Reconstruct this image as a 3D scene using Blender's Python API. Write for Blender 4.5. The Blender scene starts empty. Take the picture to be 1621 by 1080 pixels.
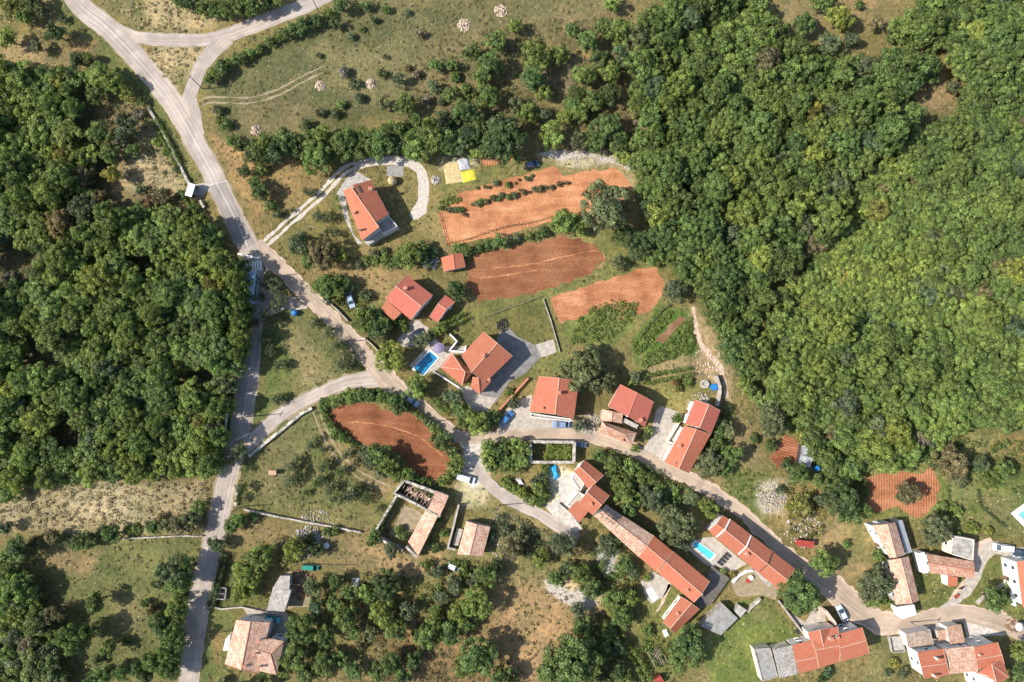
import bpy, bmesh, math, random
import numpy as np
from mathutils import Vector, Matrix, noise
random.seed(7); np.random.seed(7)
R = math.radians
S = bpy.context.scene
COL = S.collection

# ---------------------------------------------------------------- camera, sky, sun, exposure
PW, PH, FPX, CAMH, TILT = 1621.0, 1080.0, 1080.7, 184.0, R(4.0)
cam_d = bpy.data.cameras.new('camera'); cam = bpy.data.objects.new('camera', cam_d); COL.objects.link(cam)
cam_d.sensor_width = 36.0; cam_d.lens = 24.0; cam_d.clip_end = 6000; cam_d.clip_start = 0.5
CAMP = Vector((0, -CAMH*math.tan(TILT), CAMH))
cam.location = CAMP; cam.rotation_euler = (TILT, 0, 0)
S.camera = cam
SUN_EL, SHADOW_DIR = 44.5, 5.0            # shadows fall towards +x, slightly +y
world = bpy.data.worlds.new('World'); S.world = world; world.use_nodes = True
wn = world.node_tree; bg = wn.nodes['Background']
sky = wn.nodes.new('ShaderNodeTexSky'); sky.sky_type = 'NISHITA'; sky.sun_disc = False
sky.sun_elevation = R(SUN_EL)
sd = Vector((-math.cos(R(SHADOW_DIR)), -math.sin(R(SHADOW_DIR))))   # towards the sun
sky.sun_rotation = math.atan2(sd.x, sd.y)
wn.links.new(sky.outputs[0], bg.inputs[0]); bg.inputs[1].default_value = 0.14
sun_d = bpy.data.lights.new('sun', 'SUN'); sun = bpy.data.objects.new('sun', sun_d); COL.objects.link(sun)
sun_d.energy = 4.9; sun_d.angle = R(0.53); sun_d.color = (1.0, 0.955, 0.88)
ldir = Vector((math.cos(R(SUN_EL))*math.cos(R(SHADOW_DIR)), math.cos(R(SUN_EL))*math.sin(R(SHADOW_DIR)), -math.sin(R(SUN_EL))))
sun.rotation_euler = ldir.to_track_quat('-Z', 'Y').to_euler(); sun.location = (-150, -30, 160)
S.view_settings.view_transform = 'Standard'; S.view_settings.look = 'None'
S.view_settings.gamma = 1; S.view_settings.exposure = 0.70; S.view_settings.use_curve_mapping = False
S.cycles.max_bounces = 6; S.cycles.diffuse_bounces = 3; S.cycles.transmission_bounces = 4; S.cycles.transparent_max_bounces = 6
S.cycles.sample_clamp_indirect = 4

# ---------------------------------------------------------------- helpers
CT, ST = math.cos(TILT), math.sin(TILT)
def P(px, py, z=0.0):
    """the place at height z that the photograph shows at this point"""
    x = (px-PW/2)/FPX; y = (PH/2-py)/FPX
    dy = y*CT + ST; dz = y*ST - CT
    t = (z-CAMP.z)/dz
    return Vector((CAMP.x+t*x, CAMP.y+t*dy, z))
def to_px(X, Y):
    vx = X-CAMP.x; vy = Y-CAMP.y; vz = -CAMP.z
    yc = vy*CT+vz*ST; zc = -vy*ST+vz*CT
    return PW/2+FPX*vx/(-zc), PH/2-FPX*yc/(-zc)
def M2(px): return px*0.1715           # a length in the photograph, in metres
def tag(o, label=None, cat=None, group=None, kind=None):
    if label: o['label'] = label
    if cat: o['category'] = cat
    if group: o['group'] = group
    if kind: o['kind'] = kind
    return o
def empty(name, loc, label=None, cat=None, group=None, rz=0.0):
    o = bpy.data.objects.new(name, None); COL.objects.link(o)
    o.location = loc; o.rotation_euler = (0, 0, rz); o.empty_display_size = 0.5
    return tag(o, label, cat, group)
def link(name, me, parent=None, loc=None):
    o = bpy.data.objects.new(name, me); COL.objects.link(o)
    if parent is not None: o.parent = parent
    if loc is not None: o.location = loc
    return o
class MB:
    """collects faces in world (or local) space and links them as one mesh object"""
    def __init__(s): s.v = []; s.f = []; s.m = []; s.uv = []
    def face(s, pts, mi=0, uv=None):
        i = len(s.v); s.v += [tuple(p) for p in pts]; s.f.append(tuple(range(i, i+len(pts)))); s.m.append(mi)
        s.uv.append(uv if uv else [(p[0], p[1]) for p in pts])
    def prism(s, low, high, mi=0, cap=True, bottom=False):
        n = len(low)
        for i in range(n):
            j = (i+1) % n
            L = (Vector(low[j])-Vector(low[i])).length
            s.face([low[i], low[j], high[j], high[i]], mi, [(0, low[i][2]), (L, low[j][2]), (L, high[j][2]), (0, high[i][2])])
        if cap: s.face(high, mi)
        if bottom: s.face(list(reversed(low)), mi)
    def box(s, c, size, rz=0.0, mi=0, taper=1.0):
        ca, sa = math.cos(rz), math.sin(rz); a, b, h = size[0]/2, size[1]/2, size[2]/2
        def q(x, y, z): return (c[0]+x*ca-y*sa, c[1]+x*sa+y*ca, c[2]+z)
        lo = [q(-a, -b, -h), q(a, -b, -h), q(a, b, -h), q(-a, b, -h)]
        t = taper; hi = [q(-a*t, -b*t, h), q(a*t, -b*t, h), q(a*t, b*t, h), q(-a*t, b*t, h)]
        s.prism(lo, hi, mi, True, True)
    def tube(s, p0, p1, r0, r1=None, n=8, mi=0, caps=True):
        p0 = Vector(p0); p1 = Vector(p1); r1 = r0 if r1 is None else r1
        d = (p1-p0).normalized(); a = d.orthogonal().normalized(); b = d.cross(a)
        lo = [p0+(a*math.cos(2*math.pi*k/n)+b*math.sin(2*math.pi*k/n))*r0 for k in range(n)]
        hi = [p1+(a*math.cos(2*math.pi*k/n)+b*math.sin(2*math.pi*k/n))*r1 for k in range(n)]
        s.prism(lo, hi, mi, caps, caps)
    def lathe(s, c, prof, n=16, mi=0):
        rings = [[(c[0]+r*math.cos(2*math.pi*k/n), c[1]+r*math.sin(2*math.pi*k/n), c[2]+z) for k in range(n)] for r, z in prof]
        for A, B in zip(rings, rings[1:]):
            for k in range(n):
                s.face([A[k], A[(k+1) % n], B[(k+1) % n], B[k]], mi)
        s.face(rings[-1], mi)
    def mesh(s, name, mats):
        me = bpy.data.meshes.new(name); me.from_pydata(s.v, [], s.f)
        for m in (mats if isinstance(mats, (list, tuple)) else [mats]): me.materials.append(m)
        me.polygons.foreach_set('material_index', s.m)
        ul = me.uv_layers.new(name='UVMap')
        ul.data.foreach_set('uv', [c for f in s.uv for p in f for c in (p[0], p[1])])
        bm = bmesh.new(); bm.from_mesh(me); bmesh.ops.remove_doubles(bm, verts=bm.verts, dist=0.0005); bm.to_mesh(me); bm.free()
        me.update(); return me
    def build(s, name, mats, parent=None, loc=None):
        return link(name, s.mesh(name, mats), parent, loc)
def local(root, p):
    p = Vector(p)-root.location; p.rotate(Matrix.Rotation(-root.rotation_euler.z, 3, 'Z')); return p
def rebase(mb, root):
    mb.v = [tuple(local(root, p)) for p in mb.v]; return mb
def nz(x, y, s=1.0, o=0.0): return noise.noise(Vector((x*s+o, y*s-o, o*0.37)))

# ---------------------------------------------------------------- materials
class NT:
    def __init__(s, name):
        s.m = bpy.data.materials.new(name); s.m.use_nodes = True; s.t = s.m.node_tree
        s.b = s.t.nodes['Principled BSDF']; s.out = s.t.nodes['Material Output']
        s.b.inputs['Roughness'].default_value = 0.9
        s.b.inputs['Specular IOR Level'].default_value = 0.25
    def n(s, typ, **k):
        x = s.t.nodes.new('ShaderNode'+typ)
        for a, v in k.items():
            if a.startswith('i_'):
                key = a[2:]
                x.inputs[int(key) if key.isdigit() else key.replace('_', ' ')].default_value = v
            else: setattr(x, a, v)
        return x
    def l(s, a, b): s.t.links.new(a, b)
    def coords(s, kind='Object'): 
        return s.n('TexCoord').outputs[kind]
    def noise(s, scale, detail=4, rough=.55, co=None, dist=0.0):
        x = s.n('TexNoise', i_Scale=scale, i_Detail=detail, i_Roughness=rough, i_Distortion=dist)
        s.l(co if co is not None else s.geo(), x.inputs['Vector']); return x.outputs['Fac']
    def geo(s):
        if not hasattr(s, '_g'): s._g = s.n('NewGeometry').outputs['Position']
        return s._g
    def ramp(s, fac, stops):
        x = s.n('ValToRGB'); e = x.color_ramp.elements
        while len(e) < len(stops): e.new(0.5)
        for k, (p, c) in enumerate(stops):
            e[k].position = p; e[k].color = (*c, 1) if len(c) == 3 else c
        s.l(fac, x.inputs[0]); return x.outputs[0]
    def mix(s, fac, a, b, mode='MIX'):
        x = s.n('Mix', data_type='RGBA', blend_type=mode)
        for v, i in ((fac, 0), (a, 6), (b, 7)):
            if hasattr(v, 'links') or hasattr(v, 'is_linked'): s.l(v, x.inputs[i])
            else: x.inputs[i].default_value = v if i == 0 else (*v, 1) if len(v) == 3 else v
        return x.outputs[2]
    def math(s, op, a, b=0.0):
        x = s.n('Math', operation=op)
        for v, i in ((a, 0), (b, 1)):
            if hasattr(v, 'is_linked'): s.l(v, x.inputs[i])
            else: x.inputs[i].default_value = v
        return x.outputs[0]
    def bump(s, h, strength=.5, dist=.1):
        x = s.n('Bump', i_Strength=strength, i_Distance=dist); s.l(h, x.inputs['Height']); s.l(x.outputs[0], s.b.inputs['Normal']); return x
    def base(s, c): 
        if hasattr(c, 'is_linked'): s.l(c, s.b.inputs['Base Color'])
        else: s.b.inputs['Base Color'].default_value = (*c, 1)
G3 = lambda g: (g, g, g)
def mat_plain(name, c, rough=.8, var=.18, scale=1.5, metal=0.0, spec=.25, bump=0.0):
    t = NT(name); f = t.noise(scale, 5, .6)
    lo = tuple(x*(1-var) for x in c); hi = tuple(min(1, x*(1+var)) for x in c)
    t.base(t.ramp(f, [(.3, lo), (.7, hi)])); t.b.inputs['Roughness'].default_value = rough
    t.b.inputs['Metallic'].default_value = metal; t.b.inputs['Specular IOR Level'].default_value = spec
    if bump: t.bump(t.noise(scale*4, 4), bump, .05)
    return t.m
def mat_leaf():
    t = NT('leaf')
    oi = t.n('ObjectInfo')
    at = t.n('Attribute', attribute_type='INSTANCER', attribute_name='tint')
    usei = t.math('GREATER_THAN', at.outputs['Alpha'], 0.5)
    col = t.mix(usei, oi.outputs['Color'], at.outputs['Color'])
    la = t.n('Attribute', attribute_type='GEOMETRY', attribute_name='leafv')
    v = t.ramp(la.outputs['Fac'], [(0, G3(.38)), (.5, G3(1.0)), (1, G3(1.75))])  # random leaf tones, spread widened in colour to stand for highlights and dark gaps
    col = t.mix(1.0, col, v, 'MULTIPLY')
    f = t.noise(.35, 3, .6)
    col = t.mix(1.0, col, t.ramp(f, [(.3, (.82, .9, .85)), (.7, (1.22, 1.1, 1.0))]), 'MULTIPLY')
    t.base(col); t.b.inputs['Roughness'].default_value = .52; t.b.inputs['Specular IOR Level'].default_value = .34
    tr = t.n('BsdfTranslucent'); ms = t.n('MixShader', i_0=.30)
    tc = t.mix(1.0, col, (1.25, 1.3, .6), 'MULTIPLY'); t.l(tc, tr.inputs[0])
    t.l(t.b.outputs[0], ms.inputs[1]); t.l(tr.outputs[0], ms.inputs[2]); t.l(ms.outputs[0], t.out.inputs[0])
    return t.m
def mat_ground():
    t = NT('ground')
    a = t.n('Attribute', attribute_type='GEOMETRY', attribute_name='Col').outputs['Color']
    f1 = t.noise(.9, 8, .68); f2 = t.noise(.16, 5, .6); f3 = t.noise(3.2, 4, .7)
    c = t.mix(1.0, a, t.ramp(f1, [(.28, (.40, .47, .40)), (.5, (.97, .97, .97)), (.74, (1.55, 1.46, 1.34))]), 'MULTIPLY')
    c = t.mix(1.0, c, t.ramp(f2, [(.3, (.78, .86, .78)), (.7, (1.22, 1.14, 1.1))]), 'MULTIPLY')
    c = t.mix(1.0, c, t.ramp(f3, [(.3, G3(.66)), (.7, G3(1.10))]), 'MULTIPLY')
    t.base(c)
    h = t.math('ADD', t.noise(1.3, 6, .7), t.math('MULTIPLY', f3, .5)); t.bump(h, 1.0, .35)
    return t.m
def mat_soil(name, c, ang, freq=1.0, strong=.5):
    t = NT(name); co = t.geo()
    mp = t.n('Mapping'); mp.inputs['Rotation'].default_value = (0, 0, -ang); t.l(co, mp.inputs['Vector'])
    wv = t.n('TexWave', wave_type='BANDS', bands_direction='Y', i_Scale=freq, i_Distortion=1.8, i_Detail=4.0, i_Detail_Scale=.8)
    t.l(mp.outputs[0], wv.inputs['Vector'])
    st = t.n('Mapping'); st.inputs['Rotation'].default_value = (0, 0, -ang); st.inputs['Scale'].default_value = (.12, 1.0, 1); t.l(co, st.inputs['Vector'])
    f = t.noise(.5, 6, .6, st.outputs[0]); g = t.noise(2.2, 6, .72)
    col = t.ramp(f, [(.25, tuple(x*.78 for x in c)), (.5, c), (.75, tuple(min(1, x*y) for x, y in zip(c, (1.3, 1.45, 1.6))))])
    col = t.mix(1.0, col, t.ramp(g, [(.3, G3(.60)), (.7, G3(1.32))]), 'MULTIPLY')
    h2 = t.noise(.13, 5, .65); col = t.mix(1.0, col, t.ramp(h2, [(.32, (.60, .55, .53)), (.5, (.95, .95, .95)), (.68, (1.22, 1.34, 1.48))]), 'MULTIPLY')
    h3 = t.noise(.6, 6, .75); col = t.mix(t.ramp(h3, [(.60, G3(0)), (.68, G3(.75))]), col, (.20, .17, .08))
    col = t.mix(1.0, col, t.ramp(wv.outputs['Fac'], [(0, G3(1-.28*strong)), (1, G3(1+.16*strong))]), 'MULTIPLY')
    t.base(col); t.bump(t.math('ADD', t.math('MULTIPLY', wv.outputs['Fac'], strong), t.math('MULTIPLY', g, 1.2)), .9, .22)
    return t.m
def mat_road(name, c, crack=.2):
    t = NT(name); uv = t.coords('UV')
    f = t.noise(.25, 5, .6); g = t.noise(4, 5, .7)
    sx = t.n('SeparateXYZ'); t.l(uv, sx.inputs[0])
    mp = t.n('Mapping'); mp.inputs['Scale'].default_value = (.04, 2.2, 1); t.l(uv, mp.inputs['Vector'])
    s = t.noise(1.0, 5, .6, mp.outputs[0])
    col = t.ramp(f, [(.3, tuple(x*.86 for x in c)), (.7, tuple(x*1.12 for x in c))])
    col = t.mix(1.0, col, t.ramp(s, [(.32, G3(.82)), (.68, G3(1.14))]), 'MULTIPLY')
    col = t.mix(1.0, col, t.ramp(g, [(.3, G3(.86)), (.7, G3(1.14))]), 'MULTIPLY')
    ab = t.math('ABSOLUTE', sx.outputs[1]); wt = t.math('ABSOLUTE', t.math('SUBTRACT', ab, 1.15))
    col = t.mix(1.0, col, t.ramp(wt, [(0, (1.10, 1.08, 1.05)), (.45, (.93, .93, .94)), (1, (1.0, .97, .92))]), 'MULTIPLY')
    pt = t.noise(.09, 3, .5); col = t.mix(1.0, col, t.ramp(pt, [(.40, (1, 1, 1)), (.46, (.84, .83, .83)), (.52, (.86, .85, .85)), (.58, (1.04, 1.02, 1.0))]), 'MULTIPLY')
    t.base(col); t.bump(g, .3, .03); return t.m
def mat_roof(name, stops, patch=None):
    t = NT(name); uv = t.coords('UV')
    br = t.n('TexBrick', i_Scale=1.0, i_Mortar_Size=.012, i_Brick_Width=.42, i_Row_Height=.34, offset=0.0)
    br.inputs['Color1'].default_value = (0, 0, 0, 1); br.inputs['Color2'].default_value = (1, 1, 1, 1); br.inputs['Mortar'].default_value = (.1, .1, .1, 1)
    t.l(uv, br.inputs['Vector'])
    f = t.noise(.45, 5, .65); w = t.n('TexWhiteNoise', noise_dimensions='2D')
    sn = t.n('VectorMath', operation='SNAP'); sn.inputs[1].default_value = (.42, .34, 1); t.l(uv, sn.inputs[0]); t.l(sn.outputs[0], w.inputs['Vector'])
    k = t.math('ADD', t.math('MULTIPLY', f, .62), t.math('MULTIPLY', w.outputs['Value'], .38))
    col = t.ramp(k, stops)
    oi = t.n('ObjectInfo')
    col = t.mix(1.0, col, t.ramp(oi.outputs['Random'], [(0, (.88, .9, .9)), (1, (1.1, 1.06, 1.06))]), 'MULTIPLY')
    sp = t.n('SeparateXYZ'); t.l(uv, sp.inputs[0])
    fr = t.math('FRACT', t.math('DIVIDE', sp.outputs[1], .34))
    col = t.mix(1.0, col, t.ramp(fr, [(0, G3(.90)), (.25, G3(1.0)), (1, G3(1.04))]), 'MULTIPLY')  # shade at the edge of each tile course, painted into the colour
    t.base(col); t.b.inputs['Roughness'].default_value = .82
    t.bump(t.math('ADD', fr, t.math('MULTIPLY', f, .4)), .5, .05)
    return t.m
def mat_stone(name, c, scale=1.6):
    t = NT(name); vo = t.n('TexVoronoi', i_Scale=scale, feature='F1'); t.l(t.geo(), vo.inputs['Vector'])
    ed = t.n('TexVoronoi', i_Scale=scale, feature='DISTANCE_TO_EDGE'); t.l(t.geo(), ed.inputs['Vector'])
    bw = t.n('RGBToBW'); t.l(vo.outputs['Color'], bw.inputs[0])
    col = t.ramp(bw.outputs[0], [(.2, tuple(x*.7 for x in c)), (.8, tuple(min(1, x*1.3) for x in c))])
    col = t.mix(1.0, col, t.ramp(ed.outputs['Distance'], [(0, G3(.4)), (.08, G3(1))]), 'MULTIPLY')
    t.base(col); t.bump(ed.outputs['Distance'], .8, .12); return t.m
def mat_glass(name, c=(.03, .045, .06)):
    t = NT(name); t.base(c); t.b.inputs['Roughness'].default_value = .06; t.b.inputs['Specular IOR Level'].default_value = .8; return t.m
def mat_paint():
    t = NT('car_paint'); oi = t.n('ObjectInfo'); t.base(oi.outputs['Color'])
    t.b.inputs['Roughness'].default_value = .28; t.b.inputs['Coat Weight'].default_value = .6; t.b.inputs['Coat Roughness'].default_value = .08
    return t.m
def mat_water(name, c, c2):
    t = NT(name); f = t.noise(.9, 3, .5, dist=.6); t.base(t.ramp(f, [(.3, c), (.7, c2)]))
    t.b.inputs['Roughness'].default_value = .06; t.b.inputs['Specular IOR Level'].default_value = .5
    t.bump(t.noise(2.5, 3), .15, .05); return t.m
M = {}
M['leaf'] = mat_leaf(); M['ground'] = mat_ground()
M['bark'] = mat_plain('bark', (.11, .085, .06), .95, .35, 5, bump=.6)
M['asphalt'] = mat_road('asphalt', (.365, .312, .268)); M['asphalt_dark'] = mat_road('asphalt_dark', (.285, .25, .222))
M['lane'] = mat_road('lane', (.375, .295, .222)); M['gravel'] = mat_plain('gravel', (.42, .37, .31), .95, .3, 1.4, bump=.8)
M['drive_asphalt'] = mat_plain('drive_asphalt', (.17, .16, .15), .9, .3, .7, bump=.2)
M['pale_paving'] = mat_plain('pale_paving', (.345, .30, .25), .85, .28, .9, bump=.3)
M['white_gravel'] = mat_plain('white_gravel', (.42, .375, .32), .95, .35, .9, bump=.7)
M['dirt'] = mat_plain('dirt', (.24, .19, .118), .95, .3, .8, bump=.7)
M['pink_dirt'] = mat_plain('pink_dirt', (.44, .32, .24), .95, .3, .8, bump=.7)
M['paint_white'] = mat_plain('paint_white', (.72, .70, .66), .7, .12, 3)
M['white'] = mat_plain('white_render', (.62, .595, .55), .8, .07, .8)
M['cream'] = mat_plain('cream_render', (.66, .58, .45), .85, .12, .8)
M['greywall'] = mat_plain('grey_render', (.42, .40, .37), .85, .15, .8)
M['pinkwall'] = mat_plain('pink_render', (.58, .42, .34), .85, .12, .8)
M['stone'] = mat_stone('stone', (.37, .33, .27)); M['pale_stone'] = mat_stone('pale_stone', (.40, .36, .30), 1.3)
M['concrete'] = mat_plain('concrete', (.31, .285, .25), .92, .4, .9, bump=.3)
M['dark_concrete'] = mat_plain('dark_concrete', (.23, .22, .2), .92, .3, .9, bump=.3)
M['deck'] = mat_soil('deck_boards', (.22, .19, .16), R(-33), 1.6, .9)
M['metal'] = mat_plain('metal_sheet', (.36, .37, .37), .5, .12, .6, metal=.3)
M['dark'] = mat_plain('dark_trim', (.035, .035, .038), .6, .2, 2)
M['rubber'] = mat_plain('rubber', (.02, .02, .022), .85, .2, 4)
M['wood'] = mat_plain('weathered_wood', (.19, .155, .12), .9, .3, 3, bump=.4)
M['brown'] = mat_plain('brown_timber', (.17, .10, .06), .85, .25, 2)
M['steel'] = mat_plain('steel', (.45, .46, .47), .35, .08, 3, metal=.8)
M['glass'] = mat_glass('glass'); M['paint'] = mat_paint()
M['lampglass'] = mat_plain('lamp_glass', (.75, .75, .72), .15, .05, 5, spec=.6)
M['redglass'] = mat_plain('red_lamp', (.42, .03, .02), .2, .05, 5, spec=.6)
M['roof'] = mat_roof('roof_tiles', [(.2, (.305, .094, .050)), (.5, (.335, .112, .062)), (.8, (.355, .130, .077))])
M['roof_pink'] = mat_roof('roof_tiles_pink', [(.2, (.315, .086, .055)), (.5, (.34, .100, .066)), (.8, (.355, .114, .078))])
M['roof_old'] = mat_roof('roof_tiles_old', [(.18, (.24, .13, .09)), (.42, (.40, .225, .15)), (.6, (.47, .31, .22)), (.82, (.58, .47, .37))])
M['roof_mixed'] = mat_roof('roof_tiles_mixed', [(.2, (.27, .125, .08)), (.45, (.37, .185, .115)), (.62, (.43, .265, .18)), (.82, (.52, .39, .29))])
M['roof_brown'] = mat_roof('roof_tiles_brown', [(.2, (.17, .125, .09)), (.5, (.26, .20, .15)), (.8, (.36, .29, .23))])
M['roof_grey'] = mat_roof('roof_sheets_grey', [(.2, (.17, .155, .14)), (.5, (.26, .24, .215)), (.8, (.42, .39, .35))])
M['terracotta'] = mat_plain('terracotta_cap', (.40, .16, .10), .85, .2, 3)
M['mortar'] = mat_plain('mortar_cap', (.46, .27, .19), .85, .2, 2)
M['pool_dark'] = mat_water('pool_water_dark', (.012, .13, .25), (.02, .20, .36)); M['pool_light'] = mat_water('pool_water_light', (.045, .42, .56), (.10, .55, .66))
M['pool_green'] = mat_water('pool_water_green', (.10, .36, .36), (.18, .45, .42))
M['blue_plastic'] = mat_plain('blue_plastic', (.02, .15, .38), .4, .15, 1.5, spec=.4)
M['blue_tarp'] = mat_plain('blue_tarp', (.02, .30, .66), .45, .25, 1.2, spec=.35, bump=.6)
M['yellow'] = mat_plain('yellow_tarp', (.50, .42, .04), .6, .3, 1.2, bump=.6)
M['straw'] = mat_plain('straw', (.44, .34, .17), .95, .3, 1.6, bump=.8)
M['grey_tarp'] = mat_plain('grey_tarp', (.34, .34, .36), .6, .3, 1.4, bump=.8)
M['purple'] = mat_plain('purple_canvas', (.20, .165, .25), .8, .12, 1.2)
M['green_metal'] = mat_plain('green_metal', (.03, .16, .12), .5, .2, 1.5)
M['red_metal'] = mat_plain('red_metal', (.28, .05, .035), .55, .25, 1.2)
M['chalk'] = mat_plain('limestone', (.36, .315, .26), .95, .5, 2, bump=.8)
M['redstone'] = mat_plain('red_stained_limestone', (.52, .40, .30), .95, .35, 2, bump=.8)
# soils: furrow direction per field
SA = math.atan2(.24, 1)
M['soil1'] = mat_soil('soil_upper', (.46, .195, .086), SA, .5, .34); M['soil2'] = mat_soil('soil_oval', (.245, .098, .042), SA, .5, .26)
M['soil3'] = mat_soil('soil_strip', (.41, .168, .074), SA, .45, .42); M['soil4'] = mat_soil('soil_hedged', (.235, .085, .036), R(-35), .5, .30)
M['soil5'] = mat_soil('soil_garden', (.37, .150, .068), R(88), .45, .4); M['soil6'] = mat_soil('soil_beds', (.28, .100, .045), R(-18), .45, .7)
M['soil7'] = mat_soil('soil_vegetables', (.27, .14, .07), R(48), .6, 1.0)
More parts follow.
